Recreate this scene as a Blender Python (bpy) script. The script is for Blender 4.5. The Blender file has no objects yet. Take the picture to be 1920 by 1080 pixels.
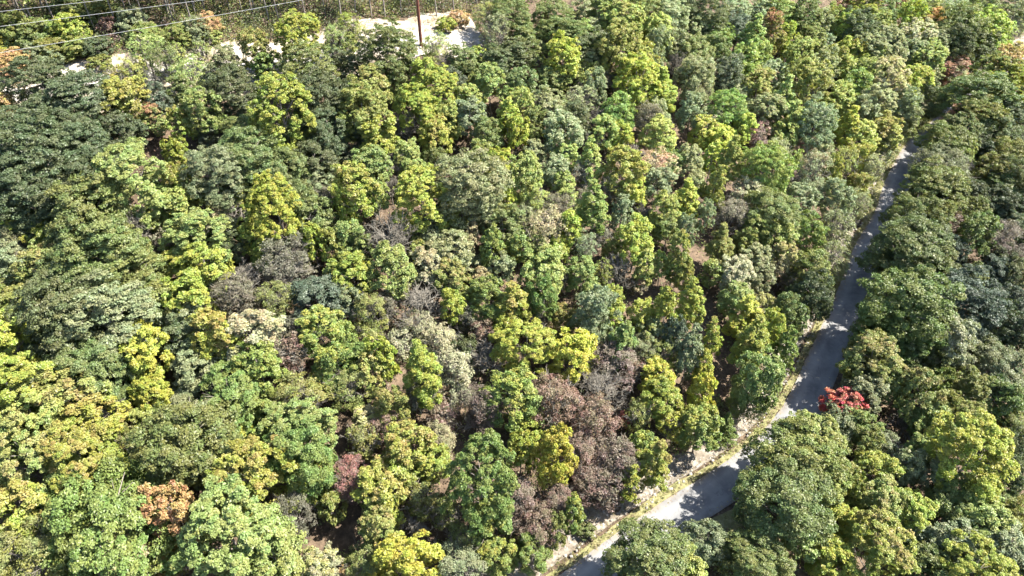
import bpy, math, random
import numpy as np
from mathutils import Vector

# ------------------------------------------------------------------ camera, sky, sun, exposure
sc = bpy.context.scene
cam_d = bpy.data.cameras.new("camera"); cam = bpy.data.objects.new("camera", cam_d)
sc.collection.objects.link(cam); sc.camera = cam
cam.location = (0, 0, 70); cam.rotation_euler = (math.radians(90-41), 0, 0)
cam_d.sensor_width = 36; cam_d.lens = 36*1300/1920; cam_d.clip_end = 6000; cam_d.clip_start = .5
SUN_AZ, SUN_EL = math.radians(81), math.radians(52)
world = bpy.data.worlds.new("World"); sc.world = world; world.use_nodes = True
wn = world.node_tree.nodes; wl = world.node_tree.links
sky = wn.new("ShaderNodeTexSky"); sky.sky_type = 'NISHITA'; sky.sun_disc = False
sky.sun_elevation = SUN_EL; sky.sun_rotation = SUN_AZ
wl.new(sky.outputs[0], wn["Background"].inputs[0]); wn["Background"].inputs[1].default_value = 0.09
sun_d = bpy.data.lights.new("sun", 'SUN'); sun_d.energy = 5.0; sun_d.angle = math.radians(.53); sun_d.color = (1, .955, .87)
sun = bpy.data.objects.new("sun", sun_d); sc.collection.objects.link(sun)
S = Vector((math.sin(SUN_AZ)*math.cos(SUN_EL), math.cos(SUN_AZ)*math.cos(SUN_EL), math.sin(SUN_EL)))
sun.rotation_euler = S.to_track_quat('Z', 'Y').to_euler(); sun.location = (60, 0, 120)
sc.view_settings.view_transform = 'Standard'; sc.view_settings.look = 'None'
sc.view_settings.exposure = 2.2; sc.view_settings.gamma = 1
sc.cycles.max_bounces = 4; sc.cycles.diffuse_bounces = 2; sc.cycles.glossy_bounces = 1; sc.cycles.transmission_bounces = 2
sc.cycles.use_adaptive_sampling = True; sc.cycles.adaptive_threshold = .03
C = sc.collection
rng = np.random.default_rng(7)

# ------------------------------------------------------------------ terrain
ROAD = [(-26,8),(-9,21),(6.3,32.7),(16.7,40),(27.4,46.8),(35.6,54),(43.1,64.8),(50.4,75.9),(56.9,86.5),(62.9,94.6),(68.6,104.2),(76.8,115.6),(84.5,123),(96,135),(112,148),(140,172)]
# road centre line (x, y) seen from above, metres; heights follow ROAD_Z(y)
def road_z(y):
    return 0.055*(np.asarray(y, float)-35.0)
def smooth(a, b, t):
    t = np.clip((np.asarray(t, float)-a)/(b-a), 0, 1)
    return t*t*(3-2*t)
def resample(P, n=500):
    P = np.array(P, float)
    # Catmull-Rom then even spacing
    out = []
    for i in range(len(P)-1):
        p0 = P[max(i-1, 0)]; p1 = P[i]; p2 = P[i+1]; p3 = P[min(i+2, len(P)-1)]
        for t in np.linspace(0, 1, 24, endpoint=False):
            out.append(.5*((2*p1)+(-p0+p2)*t+(2*p0-5*p1+4*p2-p3)*t*t+(-p0+3*p1-3*p2+p3)*t**3))
    out.append(P[-1]); out = np.array(out)
    s = np.r_[0, np.cumsum(np.hypot(*np.diff(out, axis=0).T))]
    u = np.linspace(0, s[-1], n)
    return np.c_[np.interp(u, s, out[:, 0]), np.interp(u, s, out[:, 1])]
RC = resample(ROAD)
_T = np.gradient(RC, axis=0); _T /= np.linalg.norm(_T, axis=1)[:, None]
RN = np.c_[_T[:, 1], -_T[:, 0]]          # to the right of the road
def road_d(x, y):
    """signed distance to the road (right positive) and road y of the nearest point"""
    x = np.atleast_1d(np.asarray(x, float)); y = np.atleast_1d(np.asarray(y, float))
    d = np.empty(x.shape); yr = np.empty(x.shape)
    for a in range(0, x.size, 4000):
        xs = x[a:a+4000]; ys = y[a:a+4000]
        dx = xs[:, None]-RC[None, :, 0]; dy = ys[:, None]-RC[None, :, 1]
        k = np.argmin(dx*dx+dy*dy, axis=1); i = np.arange(len(k))
        s = dx[i, k]*RN[k, 0]+dy[i, k]*RN[k, 1]
        d[a:a+4000] = np.sign(s)*np.sqrt(dx[i, k]**2+dy[i, k]**2); yr[a:a+4000] = RC[k, 1]
    return d, yr
CLR0 = np.array([-71., 89.5]); CLR1 = np.array([-8., 119.5])   # axis of the cleared strip
def clear_v(x, y):
    """distance across the cleared strip (positive uphill, away from the road)"""
    t = CLR1-CLR0; t = t/np.linalg.norm(t)
    n = np.array([-t[1], t[0]])
    return (np.asarray(x)-CLR0[0])*n[0]+(np.asarray(y)-CLR0[1])*n[1]
def ground_z(x, y):
    x = np.atleast_1d(np.asarray(x, float)); y = np.atleast_1d(np.asarray(y, float))
    d, yr = road_d(x, y)
    z = road_z(np.clip(yr, -60, 400))
    l = np.clip(-d, 0, None); r = np.clip(d, 0, None)
    z = z + 1.6*smooth(5.2, 9, l) + 0.32*np.clip(l-8, 0, 85) + 0.12*np.clip(l-93, 0, 60) - 0.35*smooth(3.4, 4.4, l)*(1-smooth(4.4, 5.6, l))
    z = z - 0.22*np.clip(r-5, 0, 60) - .08*np.clip(r-65, 0, None)*0 + 0.1*np.clip(r-75, 0, 80)
    # the cleared strip is a bench cut into the slope
    v = clear_v(x, y)
    z = z + 0.22*np.sin(x*.31+y*.17)*np.sin(y*.23-x*.11)*smooth(6, 12, np.abs(d))
    z = z + 0.5*np.sin(x*.083+1.3)*np.sin(y*.071)*smooth(8, 25, np.abs(d))
    return z

# ------------------------------------------------------------------ what stands where (metres)
TREES = """
-72.1 100.7 6.3 5.6 s O - 1.0|olive shrub above an orange shrub, two percent across, five percent down
-69.0 100.7 7.2 4.7 s G - 1.0|mid green shrub right of an orange shrub, four percent across, six percent down
-65.0 101.6 5.6 5.1 s Y - 1.0|yellow green shrub above an olive shrub, seven percent across, five percent down
-69.3 109.5 5.5 3.6 s G - 1.0|mid green shrub above a yellow green shrub, six percent across, one percent down
-64.2 109.5 6.4 3.9 s G - 1.0|mid green shrub above a purplish brown shrub, ten percent across, two percent down
-66.0 97.9 6.0 3.6 s O - 1.0|olive shrub right of a grey green shrub, five percent across, nine percent down
-62.9 99.2 5.0 3.0 s O - 1.0|olive shrub below a yellow green shrub, eight percent across, eight percent down
-60.7 104.6 3.7 3.3 s K - 1.0|purplish brown shrub below a mid green shrub, eleven percent across, five percent down
-57.7 106.4 5.3 4.6 s P - 1.0|grey green shrub right of a purplish brown shrub, thirteen percent across, four percent down
-54.8 103.4 5.2 3.7 s O - 1.0|olive shrub above a light green tree, fourteen percent across, six percent down
-73.5 99.1 4.6 3.0 s W - 1.0|bright yellow shrub above an orange shrub, one percent across, eight percent down
-70.2 94.1 6.0 3.6 s A - 1.0|orange shrub below a bright yellow shrub, one percent across, eleven percent down
-67.2 96.3 6.0 3.6 s P - 1.0|grey green shrub right of an orange shrub, four percent across, ten percent down
-60.5 99.4 4.4 3.0 s D - 1.0|dark green shrub below a purplish brown shrub, nine percent across, eight percent down
-52.4 96.8 5.9 6.8 g L - 1.0|light green thin leaved tree below an olive shrub, fourteen percent across, nine percent down
-49.5 95.7 4.6 6.7 g G - 1.0|mid green thin leaved tree above a bluish green tree, sixteen percent across, ten percent down
-55.1 91.5 3.8 5.8 g O y 1.0|yellow tipped olive thin leaved tree, eleven percent across, fourteen percent down
-53.4 93.8 4.6 5.4 g L y 1.0|yellow tipped light green thin leaved tree, thirteen percent across, twelve percent down
-59.6 96.9 3.5 2.1 s O - 1.0|olive shrub below a dark green shrub, ten percent across, eleven percent down
-61.4 85.2 8.8 9.7 o D - 1.0|large dark green broad tree right of an orange shrub, four percent across, fifteen percent down
-55.8 82.7 9.2 10.6 o D - 1.0|large dark green broad tree left of an olive tree, seven percent across, seventeen percent down
-51.3 85.6 6.5 9.0 m O y 1.0|yellow tipped olive rounded tree left of bluish green tree, twelve percent across, seventeen percent down
-64.9 81.4 4.3 7.5 m A y 1.0|yellow tipped orange upright tree below a dark green tree, zero percent across, twenty percent down
-60.2 77.9 8.6 9.5 o D - 1.0|large dark green broad tree, three percent across, twenty-three percent down
-55.4 78.4 8.4 9.3 o D - 1.0|large dark green broad tree, seven percent across, twenty-three percent down
-50.9 81.5 6.3 7.0 o D - 1.0|dark green broad tree below an olive tree, twelve percent across, twenty-three percent down
-48.2 88.1 4.8 6.6 o B - 1.0|bluish green domed tree above a light green tree, fifteen percent across, seventeen percent down
-48.2 85.4 4.0 5.5 m L r 1.0|red tipped light green rounded tree, fifteen percent across, twenty-one percent down
-67.5 85.5 3.3 5.0 o D - 1.0|dark green domed tree above an orange tree, zero percent across, seventeen percent down
-50.7 104.6 4.2 3.8 s L - 1.0|light green shrub left of a grey green shrub, seventeen percent across, six percent down
-48.6 106.3 4.6 4.1 s P - 1.0|grey green shrub left of an orange shrub, nineteen percent across, five percent down
-47.2 108.2 4.0 3.6 s A - 1.0|orange shrub above a light green shrub, twenty percent across, four percent down
-46.6 106.7 3.0 2.0 s L - 1.0|small light green shrub below an orange shrub, twenty-one percent across, six percent down
-48.6 98.2 3.2 5.3 g L - 1.0|small light green thin leaved tree, seventeen percent across, ten percent down
-45.4 100.2 3.5 5.0 g L - 1.0|light green thin leaved tree left of grey green tree, twenty percent across, nine percent down
-42.1 99.2 5.0 5.5 o P - 1.0|grey green broad tree right of light green tree, twenty-two percent across, ten percent down
-37.5 101.4 5.3 7.6 m L a 1.0|orange tipped light green rounded tree, twenty-five percent across, eight percent down
-32.7 102.5 7.2 10.0 m Y - 1.0|yellow green rounded tree above a fresh green tree, twenty-nine percent across, six percent down
-36.3 98.8 3.7 6.0 m E - 1.0|fresh green upright tree below a light green tree, twenty-six percent across, twelve percent down
-29.4 94.8 8.3 10.8 o G - 1.0|large mid green domed tree right of fresh green tree, thirty percent across, twelve percent down
-27.4 106.9 4.9 6.3 g L - 1.0|light green thin leaved tree below yellow green tree, thirty-three percent across, seven percent down
-27.0 104.6 3.3 4.2 g P - 1.0|grey green thin leaved tree, thirty-three percent across, ten percent down
-45.7 94.5 5.3 6.2 g L - 1.0|light green thin leaved tree right of bluish green tree, nineteen percent across, thirteen percent down
-38.9 89.8 8.2 9.4 o D - 1.0|large dark green broad tree above bluish green tree, twenty-two percent across, sixteen percent down
-37.4 88.5 4.7 5.9 o B - 1.0|bluish green domed tree above a mid green tree, twenty-four percent across, twenty percent down
-46.1 90.4 4.1 6.1 o G - 1.0|mid green domed tree right of a bluish green tree, eighteen percent across, sixteen percent down
-41.7 85.5 5.7 8.9 m L - 1.0|light green upright tree above a bluish green tree, twenty percent across, twenty percent down
-41.4 85.3 3.8 4.2 o B - 1.0|bluish green broad tree below a light green tree, twenty percent across, twenty-three percent down
-29.8 82.8 8.6 14.3 m Y - 1.0|large yellow green upright tree, twenty-eight percent across, twenty percent down
-26.1 88.2 8.1 11.9 o D - 1.0|large dark green domed tree above bluish green tree, thirty-one percent across, eighteen percent down
-25.3 85.2 8.1 9.0 o D - 1.0|large dark green broad tree, thirty-two percent across, twenty-three percent down
-35.2 82.6 7.3 8.1 o G - 1.0|mid green broad tree below bluish green tree, twenty-four percent across, twenty-four percent down
-29.1 83.7 5.3 7.4 m L - 1.0|light green rounded tree below yellow green tree, twenty-nine percent across, twenty-four percent down
-44.4 83.0 3.3 7.2 m Y a 1.0|small orange tipped yellow green upright tree, seventeen percent across, twenty-two percent down
-26.0 110.8 4.8 5.6 g Y - 1.0|yellow green thin leaved tree above light green tree, thirty-four percent across, five percent down
-25.7 107.0 3.5 5.2 m L - 1.0|light green upright tree below a yellow green tree, thirty-four percent across, eight percent down
-19.2 100.3 9.1 11.5 o G - 1.01|large mid green domed tree left of bare tree, thirty-seven percent across, nine percent down
-24.6 100.9 5.0 6.6 o D - 1.0|dark green domed tree right of grey green tree, thirty-four percent across, eleven percent down
-24.3 96.8 3.9 5.9 o D - 1.0|dark green domed tree left of light green tree, thirty-four percent across, fifteen percent down
-20.3 94.8 6.2 8.7 m L a 1.0|orange tipped light green rounded tree, thirty-six percent across, fifteen percent down
-17.7 98.4 5.0 6.9 m L - 1.03|light green rounded tree left of bare tree, thirty-eight percent across, fourteen percent down
-20.5 87.2 8.1 11.3 m L - 1.0|large light green rounded tree left of bare tree, thirty-five percent across, twenty percent down
-18.2 85.9 6.3 8.8 m Y - 1.01|yellow green rounded tree left of bare tree, thirty-seven percent across, twenty-four percent down
-23.0 87.5 4.5 6.7 o B - 1.0|bluish green domed tree, thirty-four percent across, twenty-three percent down
-12.7 98.9 5.1 7.1 m Y - 1.09|yellow green rounded tree right of bare tree, forty-two percent across, thirteen percent down
-15.0 102.3 3.2 4.9 b N - 1.07|small grey leafless tree left of a yellow green tree, forty percent across, twelve percent down
-11.5 106.6 5.5 6.3 g L - 1.11|light green thin leaved tree above bare tree, forty-three percent across, nine percent down
-7.8 105.4 5.7 6.3 o G - 1.15|mid green broad tree right of bare tree, forty-five percent across, ten percent down
-5.4 107.4 3.5 5.1 m Y - 1.18|yellow green upright tree above a mid green tree, forty-seven percent across, ten percent down
-10.4 105.4 4.3 4.4 b N - 1.12|grey leafless tree above a bluish green tree, forty-four percent across, eleven percent down
-6.3 103.3 4.9 5.4 o G - 1.17|mid green broad tree right of bare tree, forty-six percent across, thirteen percent down
-9.0 98.8 4.5 6.8 o B - 1.13|bluish green domed tree below a bare grey tree, forty-four percent across, fifteen percent down
-10.8 95.4 6.8 9.4 m Y - 1.11|yellow green rounded tree below a bare grey tree, forty-three percent across, sixteen percent down
-13.1 91.4 6.9 9.6 m Y - 1.08|yellow green rounded tree above a bare grey tree, forty-one percent across, nineteen percent down
-9.1 92.1 5.2 7.5 m L - 1.13|light green rounded tree below bluish green tree, forty-four percent across, twenty-one percent down
-10.8 88.6 5.4 7.5 m Y a 1.11|orange tipped yellow green rounded tree, forty-three percent across, twenty-four percent down
-15.3 90.5 3.8 6.0 b N - 1.05|grey leafless tree below a yellow green tree, forty percent across, twenty-two percent down
-3.2 98.6 6.1 8.5 m L - 1.2|light green rounded tree right of bluish green tree, forty-eight percent across, fifteen percent down
-5.6 100.6 2.9 5.3 m O - 1.17|small olive upright tree right of bluish green tree, forty-six percent across, fifteen percent down
-6.4 95.0 5.1 7.0 m L - 1.16|light green rounded tree below a bluish green tree, forty-six percent across, eighteen percent down
-6.2 91.7 5.5 7.2 o P - 1.16|grey green domed tree below light green tree, forty-six percent across, twenty-one percent down
-3.5 89.7 4.7 6.4 o G - 1.19|mid green domed tree, forty-eight percent across, twenty-three percent down
-2.7 110.6 5.3 9.0 g P - 1.21|grey green thin leaved tree below light green tree, forty-eight percent across, six percent down
-2.5 106.0 6.1 6.7 o D - 1.21|dark green broad tree right of yellow green tree, forty-eight percent across, ten percent down
-0.2 116.3 8.1 9.0 o G - 1.23|large mid green broad tree above a grey green tree, fifty percent across, three percent down
-0.6 92.8 3.7 8.1 c Y - 1.23|yellow green narrow tree below a light green tree, fifty percent across, twenty-one percent down
-4.3 118.5 5.0 5.9 g L a 1.19|orange tipped light green thin leaved tree, forty-eight percent across, three percent down
-11.2 117.8 3.5 2.5 s Y - 1.12|yellow green shrub left of an orange shrub, forty-four percent across, four percent down
-9.2 120.2 4.3 2.6 s A - 1.14|orange shrub right of a yellow green shrub, forty-five percent across, three percent down
-15.9 110.4 1.7 1.6 s G - 1.07|small mid green shrub left of a light green tree, forty percent across, eight percent down
1.6 112.7 6.2 6.9 o G - 1.25|mid green broad tree left of bare tree, fifty-one percent across, seven percent down
6.6 120.5 8.1 8.9 o G - 1.3|large mid green broad tree above bare tree, fifty-four percent across, three percent down
8.2 114.5 8.3 9.1 o G - 1.32|large mid green broad tree right of bare tree, fifty-five percent across, six percent down
11.5 114.9 5.9 8.9 m L - 1.35|light green upright tree left of dark green tree, fifty-seven percent across, seven percent down
13.8 122.8 8.8 9.7 o P - 1.37|large grey green broad tree, fifty-eight percent across, three percent down
18.8 123.4 9.1 12.6 m L - 1.42|large light green rounded tree, sixty-one percent across, two percent down
17.5 118.9 8.6 11.9 m L a 1.41|large orange tipped light green rounded tree, sixty percent across, four percent down
24.9 129.6 7.7 9.8 o G - 1.45|mid green domed tree above a yellow green tree, sixty-three percent across, two percent down
28.4 128.8 8.1 10.5 o P - 1.45|large grey green domed tree above yellow green tree, sixty-five percent across, three percent down
25.9 123.4 6.7 9.2 m L - 1.45|light green rounded tree right of yellow green tree, sixty-four percent across, six percent down
32.5 136.6 6.5 7.3 o P - 1.45|grey green broad tree left of dark green tree, sixty-six percent across, one percent down
0.7 108.1 6.4 7.0 o D - 1.24|dark green broad tree left of a bare grey tree, fifty percent across, ten percent down
5.9 114.6 3.5 5.5 b N - 1.29|grey leafless tree left of a yellow green tree, fifty-three percent across, eight percent down
8.2 108.2 6.4 9.9 m Y - 1.32|yellow green upright tree right of bare tree, fifty-five percent across, ten percent down
3.5 108.9 4.6 5.3 g O - 1.27|olive thin leaved tree below a bare grey tree, fifty-two percent across, eleven percent down
12.9 113.0 8.2 9.1 o D - 1.37|large dark green broad tree above bare tree, fifty-eight percent across, nine percent down
13.0 110.7 6.6 7.3 o P - 1.37|grey green broad tree left of bare tree, fifty-eight percent across, eleven percent down
17.8 111.0 8.3 12.9 m O - 1.42|large olive upright tree above a bare grey tree, sixty-one percent across, nine percent down
21.2 113.0 6.4 9.9 m O - 1.45|olive upright tree right of a bare grey tree, sixty-two percent across, eleven percent down
25.0 117.3 5.2 10.8 m P - 1.45|grey green upright tree above a bare grey tree, sixty-four percent across, nine percent down
29.2 122.0 5.5 8.2 o P - 1.45|grey green domed tree above a bare grey tree, sixty-six percent across, eight percent down
25.8 126.8 4.9 6.8 m Y - 1.45|yellow green rounded tree left of light green tree, sixty-four percent across, five percent down
28.6 116.4 4.8 7.5 b N - 1.45|grey leafless tree above a yellow green tree, sixty-six percent across, twelve percent down
19.8 105.5 8.1 11.2 m Y - 1.44|large yellow green rounded tree right of bare tree, sixty-two percent across, fourteen percent down
25.0 107.8 5.2 9.8 c Y - 1.45|yellow green narrow tree below a bare grey tree, sixty-five percent across, fifteen percent down
23.5 102.6 4.6 7.4 m P - 1.45|grey green upright tree right of bare tree, sixty-four percent across, twenty percent down
21.4 99.9 4.7 8.1 n N - 1.45|grey half bare tree, sixty-three percent across, twenty-one percent down
16.8 109.3 6.0 6.2 b N - 1.41|grey leafless tree above a fresh green tree, sixty percent across, fourteen percent down
13.2 103.6 4.1 8.6 m P - 1.37|grey green upright tree left of bare tree, fifty-eight percent across, fifteen percent down
12.0 107.7 5.7 6.6 g O - 1.36|olive thin leaved tree left of bare tree, fifty-seven percent across, thirteen percent down
6.0 106.1 5.0 5.5 o G - 1.3|mid green broad tree below a yellow green tree, fifty-four percent across, fourteen percent down
1.5 100.3 5.7 7.9 m G - 1.25|mid green rounded tree above a light green tree, fifty-one percent across, fifteen percent down
9.5 107.3 5.2 6.0 g L - 1.33|light green thin leaved tree below yellow green tree, fifty-six percent across, fourteen percent down
5.6 97.1 6.0 8.2 o P - 1.3|grey green domed tree right of bare tree, fifty-four percent across, nineteen percent down
10.4 101.1 5.2 6.6 g P - 1.35|grey green thin leaved tree above bare tree, fifty-six percent across, eighteen percent down
16.2 99.1 5.7 8.6 o E - 1.41|fresh green domed tree right of a bare grey tree, sixty percent across, nineteen percent down
9.5 95.9 5.4 7.3 o D - 1.34|dark green domed tree left of bare tree, fifty-six percent across, twenty-one percent down
12.4 98.3 3.4 5.2 b N - 1.37|grey leafless tree left of fresh green tree, fifty-eight percent across, twenty-one percent down
14.3 95.2 4.4 6.8 m L - 1.39|light green upright tree right of bare tree, fifty-nine percent across, twenty-three percent down
16.9 95.8 4.5 6.2 m Y - 1.42|yellow green rounded tree above bare tree, sixty-one percent across, twenty-four percent down
1.0 96.4 4.8 7.6 m L - 1.24|light green upright tree above a yellow green tree, fifty-one percent across, eighteen percent down
0.5 90.3 3.8 7.8 m Y - 1.24|yellow green upright tree left of mid green tree, fifty percent across, twenty-three percent down
3.5 93.8 4.3 7.0 m G - 1.27|mid green upright tree, fifty-two percent across, twenty-one percent down
7.7 91.7 6.5 9.0 m P - 1.32|grey green rounded tree left of bare tree, fifty-five percent across, twenty-three percent down
11.9 94.8 3.9 4.4 b N - 1.37|grey leafless tree left of light green tree, fifty-eight percent across, twenty-four percent down
22.8 96.8 5.8 8.0 m L - 1.45|light green rounded tree above a cream tree, sixty-four percent across, twenty-three percent down
4.0 97.0 3.8 6.7 n N - 1.28|grey half bare tree left of grey green tree, fifty-three percent across, nineteen percent down
20.0 105.6 4.6 6.4 m P - 1.44|grey green rounded tree right of bare tree, sixty-two percent across, seventeen percent down
33.4 132.2 6.4 9.5 o D - 1.45|dark green domed tree right of grey green tree, sixty-seven percent across, two percent down
36.8 130.6 7.4 11.0 o D - 1.45|dark green domed tree left of bluish green tree, sixty-nine percent across, three percent down
33.8 129.0 5.5 7.7 m P - 1.45|grey green rounded tree left of fresh green tree, sixty-eight percent across, five percent down
43.3 137.5 8.1 8.9 o P - 1.45|large grey green broad tree above bluish green tree, seventy-two percent across, two percent down
42.9 132.7 6.8 8.5 o B - 1.45|bluish green broad tree right of fresh green tree, seventy-two percent across, five percent down
38.6 129.1 6.1 8.3 o E - 1.45|fresh green domed tree left of a bluish green tree, seventy percent across, six percent down
49.3 139.7 6.3 8.6 o P - 1.45|grey green domed tree right of bluish green tree, seventy-four percent across, two percent down
52.5 141.3 8.4 9.3 o E - 1.45|large fresh green broad tree, seventy-six percent across, two percent down
44.5 126.6 6.1 12.3 c E - 1.45|fresh green narrow tree right of bluish green tree, seventy-four percent across, seven percent down
50.0 132.3 6.1 10.5 m O r 1.45|red tipped olive upright tree below fresh green tree, seventy-six percent across, five percent down
53.2 133.3 4.9 8.8 m Y - 1.45|yellow green upright tree below a fresh green tree, seventy-seven percent across, seven percent down
56.2 139.7 3.7 9.0 c L a 1.45|orange tipped light green narrow tree, seventy-seven percent across, four percent down
57.6 138.5 7.5 11.3 o G - 1.45|mid green domed tree right of fresh green tree, seventy-eight percent across, three percent down
61.4 140.3 6.6 9.4 o P - 1.45|grey green domed tree right of a mid green tree, eighty percent across, four percent down
64.7 141.1 5.5 9.8 m O - 1.45|olive upright tree left of a rusty tree, eighty-one percent across, four percent down
71.4 151.0 5.0 7.3 m U p 1.45|patchy rusty upright tree left of yellow green tree, eighty-three percent across, two percent down
67.3 140.1 6.1 9.8 m Y - 1.45|yellow green upright tree below a rusty tree, eighty-two percent across, five percent down
59.0 135.1 6.9 8.5 o G - 1.45|mid green broad tree left of grey green tree, seventy-nine percent across, seven percent down
32.4 121.4 7.4 8.2 o G - 1.45|mid green broad tree above a bare grey tree, sixty-eight percent across, nine percent down
37.1 123.6 5.9 8.8 o G - 1.45|mid green domed tree above a bluish green tree, seventy percent across, nine percent down
31.6 111.8 7.8 10.8 o P - 1.45|grey green domed tree right of bare tree, sixty-eight percent across, fourteen percent down
37.4 115.8 6.5 9.8 o B - 1.45|bluish green domed tree above a fresh green tree, seventy-one percent across, thirteen percent down
41.7 120.0 5.8 10.4 m L - 1.45|light green upright tree right of bluish green tree, seventy-three percent across, eleven percent down
45.4 123.6 6.0 9.0 o E - 1.45|fresh green domed tree right of light green tree, seventy-four percent across, ten percent down
47.1 120.5 5.9 8.2 m P - 1.45|grey green rounded tree below a fresh green tree, seventy-five percent across, thirteen percent down
42.8 114.2 6.8 9.5 m O a 1.45|orange tipped olive rounded tree, seventy-four percent across, fifteen percent down
53.0 123.9 8.2 11.3 m O - 1.45|large olive rounded tree below a yellow green tree, seventy-eight percent across, ten percent down
50.5 113.7 9.8 13.6 m O - 1.45|large olive rounded tree right of light green tree, seventy-eight percent across, fifteen percent down
57.5 123.2 5.4 11.2 m P - 1.45|grey green upright tree left of an olive tree, eighty percent across, twelve percent down
61.4 128.5 5.7 9.1 m O - 1.45|olive upright tree left of a yellow green tree, eighty-one percent across, eleven percent down
66.3 133.3 5.9 8.6 m Y a 1.45|orange tipped yellow green upright tree, eighty-three percent across, nine percent down
64.6 127.5 6.0 8.3 m L - 1.45|light green rounded tree above a fresh green tree, eighty-three percent across, twelve percent down
59.6 117.6 6.1 8.4 m L - 1.45|light green rounded tree left of fresh green tree, eighty-two percent across, seventeen percent down
31.8 110.2 3.8 6.7 n N - 1.45|grey half bare tree above a cream tree, sixty-eight percent across, seventeen percent down
29.1 102.9 4.8 9.2 m P - 1.45|grey green upright tree left of a cream tree, sixty-eight percent across, twenty percent down
35.5 105.6 6.8 9.7 o E - 1.45|fresh green domed tree right of a cream tree, seventy-one percent across, nineteen percent down
39.8 112.9 4.7 6.7 o P - 1.45|grey green domed tree below a bluish green tree, seventy-two percent across, seventeen percent down
34.0 106.9 5.1 5.9 g T - 1.45|cream thin leaved tree left of fresh green tree, seventy percent across, twenty-one percent down
30.9 101.2 5.1 7.0 m Y a 1.45|orange tipped yellow green rounded tree, sixty-nine percent across, twenty-three percent down
33.6 100.4 5.1 7.0 m Y - 1.45|yellow green rounded tree below a cream tree, seventy percent across, twenty-four percent down
38.1 103.7 5.0 8.1 m Y - 1.45|yellow green upright tree right of cream tree, seventy-two percent across, twenty-two percent down
42.8 107.5 6.8 9.4 m P - 1.45|grey green rounded tree above a half bare tree, seventy-five percent across, twenty percent down
41.6 105.1 5.6 6.6 n K r 1.45|red tipped purplish brown half bare tree, seventy-four percent across, twenty-three percent down
46.1 110.3 5.1 11.6 c L - 1.45|light green narrow tree right of grey green tree, seventy-six percent across, eighteen percent down
47.4 106.2 5.2 10.0 c L - 1.45|light green narrow tree, seventy-eight percent across, twenty-one percent down
45.3 105.1 5.0 6.9 m L - 1.45|light green rounded tree right of bare tree, seventy-six percent across, twenty-four percent down
51.0 106.1 7.6 11.3 o P - 1.45|grey green domed tree above a rusty tree, eighty percent across, twenty-one percent down
57.8 108.7 5.1 9.6 c Y - 1.45|yellow green narrow tree, eighty-three percent across, twenty-two percent down
58.1 116.0 5.3 7.3 m L - 1.45|light green rounded tree left of fresh green tree, eighty-one percent across, nineteen percent down
61.7 135.1 5.6 7.1 o P - 1.45|grey green domed tree right of a mid green tree, eighty percent across, eight percent down
69.5 138.5 7.8 11.7 o D - 1.45|dark green domed tree below a rusty tree, eighty-four percent across, five percent down
73.6 148.5 7.7 10.6 m Y - 1.45|yellow green rounded tree right of a rusty tree, eighty-four percent across, two percent down
77.6 148.5 9.0 10.4 o G - 1.45|large mid green broad tree left of rusty tree, eighty-six percent across, two percent down
75.5 143.3 6.9 9.6 m L - 1.45|light green rounded tree above a bluish green tree, eighty-six percent across, five percent down
73.6 135.7 8.1 11.2 m P - 1.45|large grey green rounded tree above a cream tree, eighty-six percent across, eight percent down
86.4 158.7 4.3 6.5 m U p 1.45|patchy rusty upright tree above a yellow green tree, eighty-eight percent across, one percent down
81.8 143.8 6.4 12.6 m Y - 1.45|yellow green upright tree below a rusty tree, eighty-nine percent across, four percent down
77.6 138.3 6.8 8.3 o B - 1.45|bluish green broad tree left of a cream tree, eighty-seven percent across, eight percent down
81.9 138.2 8.7 12.1 m T a 1.45|large orange tipped cream rounded tree below an orange tree, ninety percent across, seven percent down
84.2 138.0 7.6 10.5 m P - 1.45|grey green rounded tree below an orange tree, ninety-one percent across, nine percent down
89.7 148.0 6.1 9.9 m A - 1.45|orange upright tree above a cream tree, ninety-one percent across, four percent down
89.2 143.3 4.1 9.0 m Y - 1.45|yellow green upright tree below an orange tree, ninety-two percent across, seven percent down
88.9 152.8 9.5 10.5 o O - 1.45|large olive broad tree right of a rusty tree, ninety percent across, two percent down
93.3 151.8 9.5 11.1 g P - 1.45|large grey green thin leaved tree, ninety-two percent across, two percent down
92.2 142.6 11.3 14.7 o G - 1.45|large mid green domed tree, ninety-four percent across, five percent down
89.8 138.9 8.6 12.9 o D - 1.45|large dark green domed tree, ninety-three percent across, eight percent down
101.2 157.6 8.6 9.5 o G - 1.45|large mid green broad tree, ninety-four percent across, one percent down
103.1 153.3 8.9 12.1 o G - 1.45|large mid green domed tree above yellow green tree, ninety-six percent across, two percent down
99.4 144.1 10.7 14.8 m Y - 1.45|large yellow green rounded tree, ninety-seven percent across, six percent down
102.0 146.1 9.5 12.3 g L - 1.45|large light green thin leaved tree, ninety-nine percent across, seven percent down
108.3 156.3 5.6 7.8 m O - 1.45|olive rounded tree on the bank beside the road, ninety-seven percent across, four percent down
109.5 155.2 9.8 13.4 o P - 1.45|large grey green domed tree, ninety-nine percent across, two percent down
107.8 150.8 7.5 11.3 b N - 1.45|grey leafless tree on the bank beside the road, hundred percent across, six percent down
96.4 141.7 10.5 11.6 o D - 1.45|large dark green broad tree, ninety-six percent across, nine percent down
69.4 132.9 7.3 10.2 m P - 1.45|grey green rounded tree above a cream tree, eighty-five percent across, nine percent down
67.2 132.1 5.3 8.7 m Y a 1.45|orange tipped yellow green upright tree, eighty-four percent across, ten percent down
71.0 131.4 6.5 9.0 m L a 1.45|orange tipped light green rounded tree above cream tree, eighty-five percent across, eleven percent down
75.4 132.6 6.6 9.0 o P - 1.45|grey green domed tree above a cream tree, eighty-seven percent across, eleven percent down
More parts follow.
